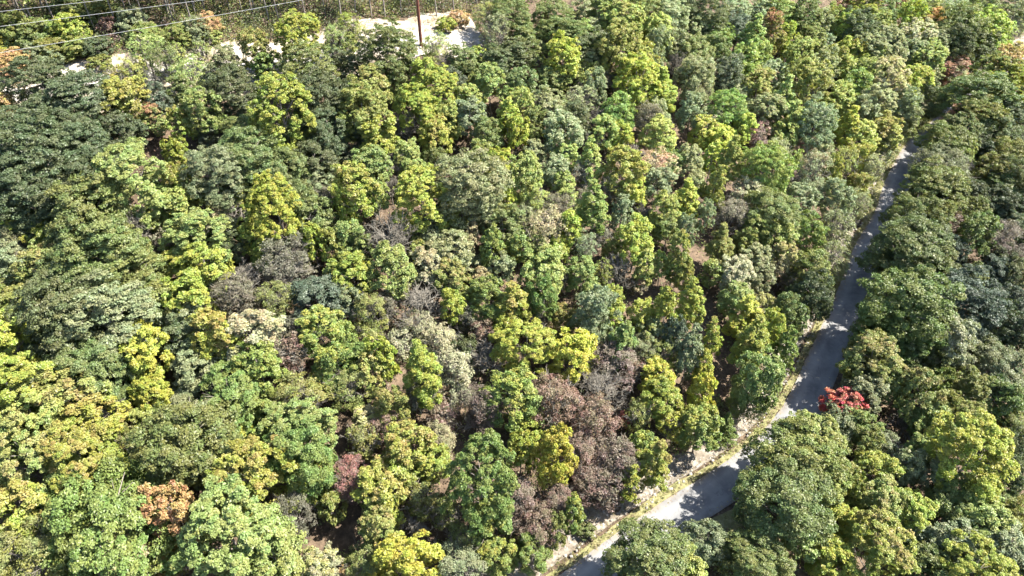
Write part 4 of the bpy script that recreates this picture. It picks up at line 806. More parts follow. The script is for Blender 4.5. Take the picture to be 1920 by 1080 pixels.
EDGE = """
-74.7 106.3 5.0 15.6 -0.026 D|tall pale trunked tree at the forest edge, two percent across
-74.1 107.4 5.6 15.9 -0.062 G|tall pale trunked tree at the forest edge, three percent across
-73.1 110.3 4.6 16.5 -0.039 D|tall pale trunked tree at the forest edge, four percent across
-67.7 109.8 5.0 17.0 -0.014 G|tall pale trunked tree at the forest edge, seven percent across
-65.4 113.4 5.9 15.4 0.007 O|tall pale trunked tree at the forest edge, ten percent across
-58.9 107.5 4.8 15.9 0.034 G|tall pale trunked tree at the forest edge, thirteen percent across
-54.4 111.3 5.4 16.2 0.011 D|tall pale trunked tree at the forest edge, sixteen percent across
-53.7 111.8 4.7 16.3 0.001 G|tall pale trunked tree at the forest edge, seventeen percent across
-50.7 112.6 5.1 14.1 0.034 D|tall pale trunked tree at the forest edge, nineteen percent across
-50.0 114.6 5.4 16.2 0.035 G|tall pale trunked tree at the forest edge, twenty percent across
-46.6 116.7 5.7 16.8 -0.023 D|tall pale trunked tree at the forest edge, twenty-two percent across
-42.6 116.4 5.9 15.3 0.042 G|tall pale trunked tree at the forest edge, twenty-four percent across
-39.6 113.7 6.0 14.3 -0.054 O|tall pale trunked tree at the forest edge, twenty-six percent across
-37.8 113.5 4.9 16.9 -0.018 D|tall pale trunked tree at the forest edge, twenty-seven percent across
-33.7 114.6 5.6 14.9 -0.009 G|tall pale trunked tree at the forest edge, thirty percent across
-31.0 117.0 5.2 15.1 0.000 D|tall pale trunked tree at the forest edge, thirty-one percent across
-28.1 114.8 5.5 16.7 0.012 G|tall pale trunked tree at the forest edge, thirty-three percent across
-26.2 117.3 6.1 16.6 0.049 D|tall pale trunked tree at the forest edge, thirty-four percent across
-23.5 117.5 5.7 14.5 0.033 G|tall pale trunked tree at the forest edge, thirty-six percent across
-21.5 118.3 6.1 16.7 -0.002 D|tall pale trunked tree at the forest edge, thirty-seven percent across
-19.0 120.2 5.7 14.6 0.030 O|tall pale trunked tree at the forest edge, thirty-nine percent across
-13.1 121.3 5.5 14.9 -0.062 G|tall pale trunked tree at the forest edge, forty-two percent across
-10.2 122.9 6.0 17.0 -0.059 D|tall pale trunked tree at the forest edge, forty-four percent across
-6.2 126.6 5.9 15.2 -0.052 G|tall pale trunked tree at the forest edge, forty-six percent across
-2.9 130.1 5.1 16.3 0.035 D|tall pale trunked tree at the forest edge, forty-eight percent across
"""
POLE = (-14.93, 112.24)
WIRE_ENDS = [(-64.98, 89.73, 39.09), (-64.25, 87.48, 38.03), (-62.77, 83.37, 36.34)]
WIRE_LABELS = ['uppermost pale power line wire crossing the top left corner', 'middle pale power line wire crossing above the clearing', 'lowest pale power line wire crossing in front of the shrubs']
BOULDERS = [(-16.34, 110.54, 0.55, 'large pale boulder left of the utility pole base'), (-15.06, 111.61, 0.4, 'small pale boulder at the foot of the utility pole'), (-13.55, 112.2, 0.35, 'small pale boulder right of the utility pole base'), (-6.81, 116.33, 0.4, 'white boulder among bushes right of the pole'), (-4.35, 115.54, 0.35, 'white boulder beside a dark tree right of the pole'), (-44.11, 106.23, 0.45, 'flat white boulder at the back of the clearing, left of the middle')]
LOG = ((-66.42, 106.78), (-64.56, 109.55))

def gz(x, y): return float(ground_z(x, y)[0])

# ------------------------------------------------------------------ mesh helpers
def mesh_np(name, V, Fs, mat, attr=None, smooth_=False):
    """V (n,3); Fs list of (m,k) index arrays; attr (n,4) float colour"""
    me = bpy.data.meshes.new(name)
    V = np.asarray(V, np.float32); me.vertices.add(len(V)); me.vertices.foreach_set("co", V.ravel())
    loops = np.concatenate([f.ravel() for f in Fs]).astype(np.int32)
    tot = np.concatenate([np.full(len(f), f.shape[1]) for f in Fs]).astype(np.int32)
    st = np.r_[0, np.cumsum(tot)[:-1]].astype(np.int32)
    me.loops.add(len(loops)); me.loops.foreach_set("vertex_index", loops)
    me.polygons.add(len(tot)); me.polygons.foreach_set("loop_start", st)
    try: me.polygons.foreach_set("loop_total", tot)
    except Exception: pass
    me.polygons.foreach_set("use_smooth", np.full(len(tot), smooth_))
    if attr is not None:
        a = me.color_attributes.new("leaf", 'FLOAT_COLOR', 'POINT')
        a.data.foreach_set("color", np.asarray(attr, np.float32).ravel())
    me.update(); me.validate()
    if mat: me.materials.append(mat)
    return me
def obj(name, me, parent=None, **props):
    o = bpy.data.objects.new(name, me); C.objects.link(o); o.parent = parent
    for k, v in props.items(): o[k] = v
    return o
def norm(a): return a/np.maximum(np.linalg.norm(a, axis=-1, keepdims=True), 1e-9)
class Geo:
    def __init__(s): s.V = []; s.F4 = []; s.F3 = []; s.n = 0; s.A = []
    def add(s, V, F4=None, F3=None, A=None):
        V = np.asarray(V, float); s.V.append(V)
        if F4 is not None and len(F4): s.F4.append(np.asarray(F4)+s.n)
        if F3 is not None and len(F3): s.F3.append(np.asarray(F3)+s.n)
        if A is not None: s.A.append(np.broadcast_to(A, (len(V), 4)))
        s.n += len(V)
    def mesh(s, name, mat, smooth_=False):
        F = []
        if s.F4: F.append(np.concatenate(s.F4))
        if s.F3: F.append(np.concatenate(s.F3))
        return mesh_np(name, np.concatenate(s.V), F, mat, np.concatenate(s.A) if s.A else None, smooth_)
    def tube(s, P, R, k=6, A=None):
        """tapered tube along points P with radii R, closed at the end"""
        P = np.asarray(P, float); R = np.asarray(R, float); n = len(P)
        T = norm(np.gradient(P, axis=0)); ref = np.array([.31, .95, .05])
        U = norm(np.cross(T, ref)); W = np.cross(T, U)
        a = np.arange(k)*2*math.pi/k
        ring = P[:, None]+R[:, None, None]*(np.cos(a)[None, :, None]*U[:, None]+np.sin(a)[None, :, None]*W[:, None])
        V = ring.reshape(-1, 3); f = []
        for i in range(n-1):
            for j in range(k):
                f.append((i*k+j, i*k+(j+1) % k, (i+1)*k+(j+1) % k, (i+1)*k+j))
        cap = [(( n-1)*k+j, (n-1)*k+(j+1) % k, n*k) for j in range(k)]
        s.add(np.r_[V, P[-1:]], f, cap, A)
    def box(s, c, d, rot=0, A=None):
        c = np.asarray(c, float); d = np.asarray(d, float)/2
        v = np.array([[x, y, z] for x in (-1, 1) for y in (-1, 1) for z in (-1, 1)])*d
        ca, sa = math.cos(rot), math.sin(rot)
        v = np.c_[v[:, 0]*ca-v[:, 1]*sa, v[:, 0]*sa+v[:, 1]*ca, v[:, 2]]+c
        s.add(v, [(0, 1, 3, 2), (4, 6, 7, 5), (0, 4, 5, 1), (2, 3, 7, 6), (0, 2, 6, 4), (1, 5, 7, 3)], None, A)
def leaf_quads(Pc, Nn, L, r, wide=.62, axis=None):
    """folded leaf sprays: centres Pc, normals Nn, lengths L -> (4n,3) vertices, (n,4) quads"""
    n = len(Pc)
    t = r.normal(size=(n, 3)) if axis is None else axis
    t = norm(t-(t*Nn).sum(1, keepdims=True)*Nn); b = np.cross(Nn, t)
    L = L[:, None]; fold = (r.uniform(-.05, .28, n)[:, None])*L
    v = np.stack([Pc-t*L*.5, Pc+b*L*wide*.5+t*L*.08+Nn*fold, Pc+t*L*.5-Nn*fold*.4, Pc-b*L*wide*.5+t*L*.08+Nn*fold], 1)
    return v.reshape(-1, 3), np.arange(4*n).reshape(n, 4)
def rdir(r, n): return norm(r.normal(size=(n, 3)))

# ------------------------------------------------------------------ materials
def mat_new(name):
    m = bpy.data.materials.new(name); m.use_nodes = True
    nt = m.node_tree; nt.nodes.clear()
    out = nt.nodes.new("ShaderNodeOutputMaterial")
    return m, nt, nt.nodes.new, nt.links.new, out
def math_n(N, Lk, op, a, b):
    n = N("ShaderNodeMath"); n.operation = op
    for i, v in enumerate((a, b)):
        if isinstance(v, (int, float)): n.inputs[i].default_value = v
        else: Lk(v, n.inputs[i])
    return n.outputs[0]
def mix_n(N, Lk, f, a, b, typ='MIX'):
    n = N("ShaderNodeMix"); n.data_type = 'RGBA'; n.blend_type = typ; n.clamp_factor = True
    for i, v in ((0, f), (6, a), (7, b)):
        if isinstance(v, (int, float)): n.inputs[i].default_value = v
        elif isinstance(v, tuple): n.inputs[i].default_value = (*v[:3], 1)
        else: Lk(v, n.inputs[i])
    return n.outputs[2]
def foliage_mat(name, from_attr=False):
    """leaf colour comes from the object (its colour and its second, autumn colour), varied by leaf and by clump"""
    m, nt, N, Lk, out = mat_new(name)
    at = N("ShaderNodeAttribute"); at.attribute_name = "leaf"
    sep = N("ShaderNodeSeparateColor"); Lk(at.outputs["Color"], sep.inputs[0])
    if from_attr:
        col = at.outputs["Color"]; var = at.outputs["Alpha"]
        geo = N("ShaderNodeNewGeometry"); cl = geo.outputs["Random Per Island"]
    else:
        oi = N("ShaderNodeObjectInfo")
        tip = N("ShaderNodeAttribute"); tip.attribute_type = 'OBJECT'; tip.attribute_name = "tip_colour"
        f = math_n(N, Lk, 'MULTIPLY', sep.outputs[2], oi.outputs["Alpha"])
        col = mix_n(N, Lk, f, oi.outputs["Color"], tip.outputs["Color"])
        var = sep.outputs[1]; cl = sep.outputs[0]
    hs = N("ShaderNodeHueSaturation")
    Lk(math_n(N, Lk, 'MULTIPLY_ADD', cl, .058), hs.inputs["Hue"]); hs.inputs["Hue"].links[0].from_node.inputs[2].default_value = .456
    Lk(math_n(N, Lk, 'MULTIPLY_ADD', var, .55), hs.inputs["Value"]); hs.inputs["Value"].links[0].from_node.inputs[2].default_value = .72
    Lk(col, hs.inputs["Color"]); col = hs.outputs[0]
    pb = N("ShaderNodeBsdfPrincipled"); pb.inputs["Roughness"].default_value = .48; pb.inputs["Specular IOR Level"].default_value = .38
    Lk(col, pb.inputs["Base Color"])
    tr = N("ShaderNodeBsdfTranslucent"); Lk(mix_n(N, Lk, 1.0, col, (1.3, 1.5, .7), 'MULTIPLY'), tr.inputs[0])
    mx = N("ShaderNodeMixShader"); mx.inputs[0].default_value = .25
    Lk(pb.outputs[0], mx.inputs[1]); Lk(tr.outputs[0], mx.inputs[2]); Lk(mx.outputs[0], out.inputs[0])
    return m
def noise_mat(name, stops, scale, detail=8, rough=.9, bump=0., scale2=None, bscale=None, spec=.2):
    m, nt, N, Lk, out = mat_new(name)
    tc = N("ShaderNodeTexCoord")
    nz = N("ShaderNodeTexNoise"); nz.inputs["Scale"].default_value = scale; nz.inputs["Detail"].default_value = detail; nz.inputs["Roughness"].default_value = .65
    Lk(tc.outputs["Object"], nz.inputs["Vector"])
    rp = N("ShaderNodeValToRGB"); el = rp.color_ramp.elements
    while len(el) > 1: el.remove(el[0])
    el[0].position = stops[0][0]; el[0].color = (*stops[0][1], 1)
    for p, c in stops[1:]:
        e = el.new(p); e.color = (*c, 1)
    Lk(nz.outputs[0], rp.inputs[0]); col = rp.outputs[0]
    if scale2:
        n2 = N("ShaderNodeTexNoise"); n2.inputs["Scale"].default_value = scale2; n2.inputs["Detail"].default_value = 4
        Lk(tc.outputs["Object"], n2.inputs["Vector"])
        f = math_n(N, Lk, 'MULTIPLY_ADD', n2.outputs[0], 1.1); f.node.inputs[2].default_value = .45
        hv = N("ShaderNodeHueSaturation"); Lk(col, hv.inputs["Color"]); Lk(f, hv.inputs["Value"]); col = hv.outputs[0]
    pb = N("ShaderNodeBsdfPrincipled"); pb.inputs["Roughness"].default_value = rough; pb.inputs["Specular IOR Level"].default_value = spec
    Lk(col, pb.inputs["Base Color"])
    if bump:
        n3 = N("ShaderNodeTexNoise"); n3.inputs["Scale"].default_value = bscale or scale*3; n3.inputs["Detail"].default_value = 6
        Lk(tc.outputs["Object"], n3.inputs["Vector"])
        b = N("ShaderNodeBump"); b.inputs["Strength"].default_value = bump; b.inputs["Distance"].default_value = .1
        Lk(n3.outputs[0], b.inputs["Height"]); Lk(b.outputs[0], pb.inputs["Normal"])
    Lk(pb.outputs[0], out.inputs[0])
    return m
M_LEAF = foliage_mat("foliage"); M_WILD = foliage_mat("wild_foliage", True)
M_BARK = noise_mat("bark", [(.3, (.10, .08, .065)), (.7, (.26, .23, .2))], 6, bump=.4)
M_PALE = noise_mat("pale_bark", [(.3, (.24, .22, .2)), (.7, (.46, .44, .40))], 5, bump=.3)
M_TWIG = noise_mat("twigs", [(.3, (.095, .083, .066)), (.7, (.225, .205, .168))], 1.5)
M_SOIL = noise_mat("leaf_litter", [(.25, (.035, .026, .018)), (.5, (.085, .06, .04)), (.75, (.16, .115, .075))], 1.6, 10, bump=.8, scale2=.12)
def road_mat():
    m, nt, N, Lk, out = mat_new("asphalt"); tc = N("ShaderNodeTexCoord")
    def nz(sc_, det=6):
        n = N("ShaderNodeTexNoise"); n.inputs["Scale"].default_value = sc_; n.inputs["Detail"].default_value = det; Lk(tc.outputs["Object"], n.inputs["Vector"]); return n.outputs[0]
    def ramp(v, a, b_):
        n = N("ShaderNodeMapRange"); n.inputs[1].default_value = a; n.inputs[2].default_value = b_; Lk(v, n.inputs[0]); return n.outputs[0]
    col = mix_n(N, Lk, ramp(nz(.35, 9), .35, .65), (.105, .105, .108), (.185, .184, .182))
    col = mix_n(N, Lk, math_n(N, Lk, 'MULTIPLY', ramp(nz(1.7, 10), .5, .75), .5), col, (.23, .225, .21))
    at = N("ShaderNodeAttribute"); at.attribute_name = "leaf"
    sp = N("ShaderNodeSeparateColor"); Lk(at.outputs["Color"], sp.inputs[0])
    col = mix_n(N, Lk, math_n(N, Lk, 'MULTIPLY', sp.outputs[0], .35), col, (.25, .245, .235))          # polished wheel tracks
    dirt = math_n(N, Lk, 'MULTIPLY', sp.outputs[1], ramp(nz(.9, 8), .35, .6))
    col = mix_n(N, Lk, dirt, col, (.17, .14, .10))                                                     # grit and litter at the edges
    vo = N("ShaderNodeTexVoronoi"); vo.feature = 'DISTANCE_TO_EDGE'; vo.inputs["Scale"].default_value = .45
    wv = N("ShaderNodeVectorMath"); wv.operation = 'ADD'; n3 = N("ShaderNodeTexNoise"); n3.inputs["Scale"].default_value = .8; Lk(tc.outputs["Object"], n3.inputs["Vector"])
    Lk(tc.outputs["Object"], wv.inputs[0]); Lk(n3.outputs["Color"], wv.inputs[1]); Lk(wv.outputs[0], vo.inputs["Vector"])
    col = mix_n(N, Lk, math_n(N, Lk, 'MULTIPLY', ramp(vo.outputs["Distance"], .01, .003), .35), col, (.05, .05, .05))
    pb = N("ShaderNodeBsdfPrincipled"); pb.inputs["Roughness"].default_value = .88; pb.inputs["Specular IOR Level"].default_value = .25; Lk(col, pb.inputs["Base Color"])
    bp = N("ShaderNodeBump"); bp.inputs["Strength"].default_value = .25; bp.inputs["Distance"].default_value = .02; Lk(nz(40, 3), bp.inputs["Height"]); Lk(bp.outputs[0], pb.inputs["Normal"])
    Lk(pb.outputs[0], out.inputs[0]); return m
M_ROAD = road_mat()
M_VERGE = noise_mat("verge_grass", [(.3, (.13, .105, .06)), (.5, (.15, .145, .06)), (.7, (.23, .20, .115))], 1.8, 10, bump=.8)
M_DITCH = noise_mat("ditch_gravel", [(.3, (.08, .066, .048)), (.5, (.165, .14, .108)), (.7, (.30, .275, .235))], 1.3, 12, bump=.8, scale2=.25)
M_TRACK = noise_mat("pale_gravel", [(.3, (.20, .165, .12)), (.45, (.27, .245, .21)), (.7, (.38, .36, .33))], .8, 12, bump=.5, scale2=.3)
M_SCRUB = noise_mat("dry_ground", [(.3, (.15, .115, .07)), (.45, (.25, .21, .15)), (.6, (.36, .325, .28)), (.75, (.20, .185, .08))], .55, 12, bump=.7)
M_STONE = noise_mat("stone", [(.3, (.15, .138, .12)), (.7, (.34, .32, .29))], 2.5, bump=.4)
M_POLE = noise_mat("rusty_pole", [(.3, (.085, .032, .022)), (.7, (.15, .058, .038))], 2.0, rough=.75, bump=.2)
M_WIRE = noise_mat("wire_metal", [(.3, (.30, .30, .30)), (.7, (.40, .40, .40))], 2.0, rough=.45, spec=.6)
M_CERAM = noise_mat("insulator", [(.3, (.20, .21, .22)), (.7, (.3, .3, .32))], 3.0, rough=.3, spec=.5)

# ------------------------------------------------------------------ ground, road, clearing
def axis(lo, hi, a, b, st):
    mid = np.arange(a, b, st); s = st; L = [a]; R = [mid[-1]]
    while L[-1] > lo: s *= 1.35; L.append(L[-1]-s)
    s = st
    while R[-1] < hi: s *= 1.35; R.append(R[-1]+s)
    return np.r_[L[:0:-1], mid, R[1:]]
gx = axis(-1800, 2000, -120, 160, 1.1); gy = axis(-1500, 2400, 10, 240, 1.1)
X, Y = np.meshgrid(gx, gy); Zg = ground_z(X.ravel(), Y.ravel())
dR, _ = road_d(X.ravel(), Y.ravel())
Zg = Zg+np.where(np.abs(dR) > 6, rng.normal(0, .05, Zg.size), 0)-np.where(np.abs(dR) < 4.2, .12, 0)
nx = len(gx); idx = np.arange(X.size).reshape(X.shape)
q = np.stack([idx[:-1, :-1], idx[:-1, 1:], idx[1:, 1:], idx[1:, :-1]], -1).reshape(-1, 4)
obj("ground", mesh_np("ground", np.c_[X.ravel(), Y.ravel(), Zg], [q], M_SOIL, smooth_=True), kind="structure")
def ribbon(name, offs, lift, mat, wob=0., seed=1, a=0, b=None, attr=None):
    r = np.random.default_rng(seed); P = RC[a:b]; Nn = RN[a:b]; n = len(P); k = len(offs)
    w = np.cumsum(r.normal(0, wob, (n, 2)), 0); w -= np.linspace(0, 1, n)[:, None]*w[-1]; w = np.clip(w, -.7, .7)
    V = []
    for j, o in enumerate(offs):
        oo = np.full(n, o)+(w[:, 0] if j == 0 else w[:, 1] if j == k-1 else 0)
        p = P+Nn*oo[:, None]; zz = ground_z(p[:, 0], p[:, 1]) if lift is None else road_z(P[:, 1])+lift
        if lift is None: zz = zz+.035
        V.append(np.c_[p, zz])
    V = np.stack(V, 1).reshape(-1, 3); i = np.arange(n*k).reshape(n, k)
    F = np.stack([i[:-1, :-1], i[:-1, 1:], i[1:, 1:], i[1:, :-1]], -1).reshape(-1, 4)
    return obj(name, mesh_np(name, V, [F], mat, np.tile(attr, (n, 1)) if attr is not None else None, True), kind="structure")
ro = np.array([-2.6, -2.25, -1.9, -1.4, -.9, -.3, .3, .8, 1.1, 1.4, 1.7])
ribbon("road", list(ro), .03, M_ROAD, .0, attr=np.c_[np.exp(-((np.abs(ro+.3)-1.1)/.4)**2), np.clip((np.abs(ro+.3)-1.5)/.8, 0, 1), 0*ro, 0*ro+1])
ribbon("grass_verge", [-3.4, -3.0, -2.55], .022, M_VERGE, .05, 3)
ribbon("grass_verge", [1.6, 2.6, 3.8], .022, M_VERGE, .05, 4)
ribbon("gravel_ditch", [-6.2, -5.4, -4.8, -4.2, -3.8, -3.4], None, M_DITCH, .09, 5)
tC = (CLR1-CLR0)/np.linalg.norm(CLR1-CLR0); nC = np.array([-tC[1], tC[0]])
def strip_xy(u, v): return CLR0[0]+tC[0]*u+nC[0]*v, CLR0[1]+tC[1]*u+nC[1]*v
def strip(name, u0, u1, lo, hi, lift, mat, seed):
    r = np.random.default_rng(seed); n = 140; u = np.linspace(u0, u1, n)
    ph = r.uniform(0, 6, 6)
    e0 = lo(u)+.5*np.sin(u*.33+ph[0])+.35*np.sin(u*.9+ph[1])+.2*np.sin(u*2.3+ph[2])
    e1 = hi(u)+.5*np.sin(u*.29+ph[3])+.35*np.sin(u*.8+ph[4])+.2*np.sin(u*2.6+ph[5])
    e1 = np.maximum(e1, e0+.1); V = []
    for t in np.linspace(0, 1, 9):
        x, y = strip_xy(u, e0+(e1-e0)*t); V.append(np.c_[x, y, ground_z(x, y)+lift])
    V = np.stack(V, 1).reshape(-1, 3); i = np.arange(n*9).reshape(n, 9)
    F = np.stack([i[:-1, :-1], i[:-1, 1:], i[1:, 1:], i[1:, :-1]], -1).reshape(-1, 4)
    return obj(name, mesh_np(name, V, [F], mat, smooth_=True), kind="structure")
strip("clearing_ground", -45, 72, lambda u: -6.5+0*u, lambda u: 4.5+0*u, .16, M_SCRUB, 11)
strip("gravel_track", -45, 72, lambda u: -3.1+.9*np.sin(u*.07), lambda u: -.1+.9*np.sin(u*.07), .21, M_TRACK, 12)

# ------------------------------------------------------------------ tree shapes (unit crown: width 1, height 1, base at z 0)
def attr_rows(cl, lf, tp, rep):
    return np.repeat(np.c_[cl, lf, tp, np.ones(len(cl))], rep, 0)
def envelope(kind, u):
    """radius (0..0.5) of the crown at height u 0..1"""
    u = np.clip(u, 0, 1)
    if kind == 'o': return .5*np.sqrt(np.clip(1-np.abs((u-.42)/.58)**2.3, 0, 1))
    if kind == 'c': return .5*np.clip(np.sin(np.pi*np.clip(u*.93+.07, 0, 1)**.72), 0, 1)**.85
    if kind == 'p': return .5*np.clip(1-u, 0, 1)**.9*np.clip(u*8, 0, 1)
    return .5*np.sqrt(np.clip(1-np.abs((u-.45)/.55)**2.1, 0, 1))
def crown_leaves(seed, kind, n_clump, rc, n_leaf, L, asp=1.0, sparse=0.):
    """asp = real height / width, so that clumps and leaves stay round after the object is scaled"""
    r = np.random.default_rng(seed)
    ph = r.uniform(0, 6.28, 6)
    # lobes: the big boughs that make the outline uneven and leave dark creases between them
    want, rl0, up = {'o': (34, .135, .25), 'm': (48, .098, .7), 'c': (40, .115, .7)}.get(kind, (12, .2, .3))
    LB = [np.array([r.normal(0, .03), r.normal(0, .03), asp*z_]) for z_ in (.86-rl0*.5, .5)]; t_ = 0
    while len(LB) < want and t_ < 4000:
        t_ += 1; u = r.uniform(.1, .9)**(.8); th = r.uniform(0, 6.283); R = envelope(kind, u)-rl0*.75
        p = np.array([max(R, 0)*r.uniform(.45, 1.12)*math.cos(th), max(R, 0)*r.uniform(.45, 1.12)*math.sin(th), u*asp])
        if all(np.linalg.norm(p-q_) > rl0*(1.25 if t_ < 1500 else .9) for q_ in LB): LB.append(p)
    LB = np.array(LB); nl = len(LB); RL = rl0*r.uniform(.72, 1.25, nl)
    cand = n_clump*8; li = r.integers(0, nl, cand)
    outl = norm(LB-np.array([0, 0, asp*.3]))
    dd = norm(rdir(r, cand)+.45*outl[li]+np.array([0, 0, .35]))
    P = LB[li]+dd*(RL[li]*r.uniform(.55, 1.0, cand))[:, None]*np.array([1, 1, 1+up*.6])
    dist = np.linalg.norm(P[:, None]-LB[None], axis=2)/RL[None]
    keep = (dist.min(1) > .5) & (P[:, 2] > .02*asp); P = P[keep]
    Q = P; sel = []
    for i in range(len(Q)):
        if len(sel) >= n_clump: break
        if not sel or np.min(((Q[sel]-Q[i])**2).sum(1)) > (rc*.8)**2: sel.append(i)
    Q = Q[sel]; n = len(Q)
    cen = np.array([0, 0, asp*.35]); outw = norm(Q-cen)
    per = (n_leaf*r.uniform(.6, 1.4, n)*(1-sparse*r.uniform(0, 1, n))).astype(int)
    ci = np.repeat(np.arange(n), per); m = len(ci)
    d = rdir(r, m); d[:, 2] = np.abs(d[:, 2])*.85-.18
    flat = {'o': .55, 'm': .85, 'c': .8}.get(kind, .75)
    rr = rc*(r.uniform(.75, 1.35, n)[ci])*r.uniform(.25, 1, m)**.5
    off = (norm(d+.45*outw[ci])*rr[:, None])*np.array([1, 1, flat])
    Pc = Q[ci]+off
    Nn = norm(.55*norm(off)+.45*outw[ci]+np.array([0, 0, .55])+.55*r.normal(size=(m, 3)))
    ax = norm(off)+.7*r.normal(size=(m, 3))
    LL = L*r.uniform(.65, 1.3, m)
    V, F = leaf_quads(Pc, Nn, LL, r, .66, ax)
    k_ = .5/np.percentile(np.hypot(V[:, 0], V[:, 1]), 97); zt_ = np.percentile(V[:, 2], 99.5)
    V = V*np.array([k_, k_, 1/zt_])
    cl = r.uniform(0, 1, n)
    h = Q[:, 2]/asp; tm = np.clip((h-.55)*2.0+.6*np.sin(4*np.arctan2(Q[:, 1], Q[:, 0])+ph[5])+r.normal(0, .28, n), 0, 1)
    tl = np.clip(tm[ci]+r.normal(0, .2, m), 0, 1)
    return V, F, attr_rows(cl[ci], r.uniform(0, 1, m), tl, 4)
def limbs(seed, zc, spread=.36, n=7, asp=1.4, thick=.022):
    """trunk with limbs for a tree of width 1 and height asp; zc = height where the crown begins"""
    r = np.random.default_rng(seed); g = Geo()
    wob = r.normal(0, .015, (6, 2)); z = np.linspace(-.03, .8, 6)*asp
    P = np.c_[np.cumsum(wob, 0), z]; P[0, :2] = P[1, :2]*.4
    g.tube(P, np.linspace(thick*1.25, thick*.3, 6), 7)
    for i in range(n):
        t = zc+(.7-zc)*(i+.3)/n; b = np.array([np.interp(t*asp, z, P[:, 0]), np.interp(t*asp, z, P[:, 1]), t*asp])
        a = i*2.4+r.uniform(-.4, .4); l = spread*(1-.45*t)*r.uniform(.75, 1.15)
        d = np.array([math.cos(a), math.sin(a), r.uniform(.55, 1.0)])
        pts = [b, b+d*l*.45, b+d*np.array([1, 1, .9])*l+np.array([0, 0, .05])]
        g.tube(pts, [thick*.5*(1-.4*t), thick*.36*(1-.4*t), thick*.1], 5)
        for s_ in (-1, 1):
            d2 = np.array([math.cos(a+s_*.8), math.sin(a+s_*.8), .7]); p0 = b+d*l*r.uniform(.4, .6)
            g.tube([p0, p0+d2*l*.5], [thick*.22, thick*.06], 4)
    return g
def twig_mesh(seed, zc, asp, n1, n2, n3, n4=3, wid=.006):
    """fine bare branching: thin three sided prisms, width 1 and height asp"""
    r = np.random.default_rng(seed); SP = []; SQ = []; SR = []
    def seg(p, q_, a, b): SP.append(p); SQ.append(q_); SR.append((a, b))
    for i in range(n1):
        t = zc+(.62-zc)*(i/n1); b = np.array([0, 0, t*asp]); a = i*2.39+r.uniform(-.3, .3)
        el = r.uniform(.5, 1.25); l1 = (asp-t*asp)*r.uniform(.45, .7); l1 = min(l1, .5)
        d1 = np.array([math.cos(a)*math.cos(el), math.sin(a)*math.cos(el), math.sin(el)]); e1 = b+d1*l1
        seg(b, e1, wid*2.2, wid*1.2)
        for j in range(n2):
            p = b+d1*l1*(.35+.65*(j+.5)/n2); d2 = norm(d1*.8+r.normal(0, .55, 3)+np.array([0, 0, .35])); l2 = l1*r.uniform(.4, .7); e2 = p+d2*l2
            seg(p, e2, wid*1.2, wid*.7)
            for k in range(n3):
                p3 = p+d2*l2*(.3+.7*(k+.5)/n3); d3 = norm(d2*.8+r.normal(0, .6, 3)+np.array([0, 0, .25])); l3 = l2*r.uniform(.4, .75); e3 = p3+d3*l3
                seg(p3, e3, wid*.8, wid*.45)
                for m in range(n4):
                    p4 = p3+d3*l3*(.35+.6*m/n4); d4 = norm(d3*.7+r.normal(0, .6, 3)); seg(p4, p4+d4*l3*r.uniform(.35, .7), wid*.55, wid*.3)
    A = np.array(SP); B = np.array(SQ); R = np.array(SR); T = norm(B-A); U = norm(np.cross(T, np.array([.3, .2, .93]))); W = np.cross(T, U)
    n = len(A); V = []
    for base, rad in ((A, R[:, 0]), (B, R[:, 1])):
        for k in range(3):
            c, s_ = math.cos(k*2.094), math.sin(k*2.094); V.append(base+rad[:, None]*(c*U+s_*W))
    V = np.stack(V, 1).reshape(-1, 3); o = np.arange(n)[:, None]*6
    F = np.concatenate([o+np.array([k, (k+1) % 3, 3+(k+1) % 3, 3+k]) for k in range(3)])
    ends = B
    return V, F, ends
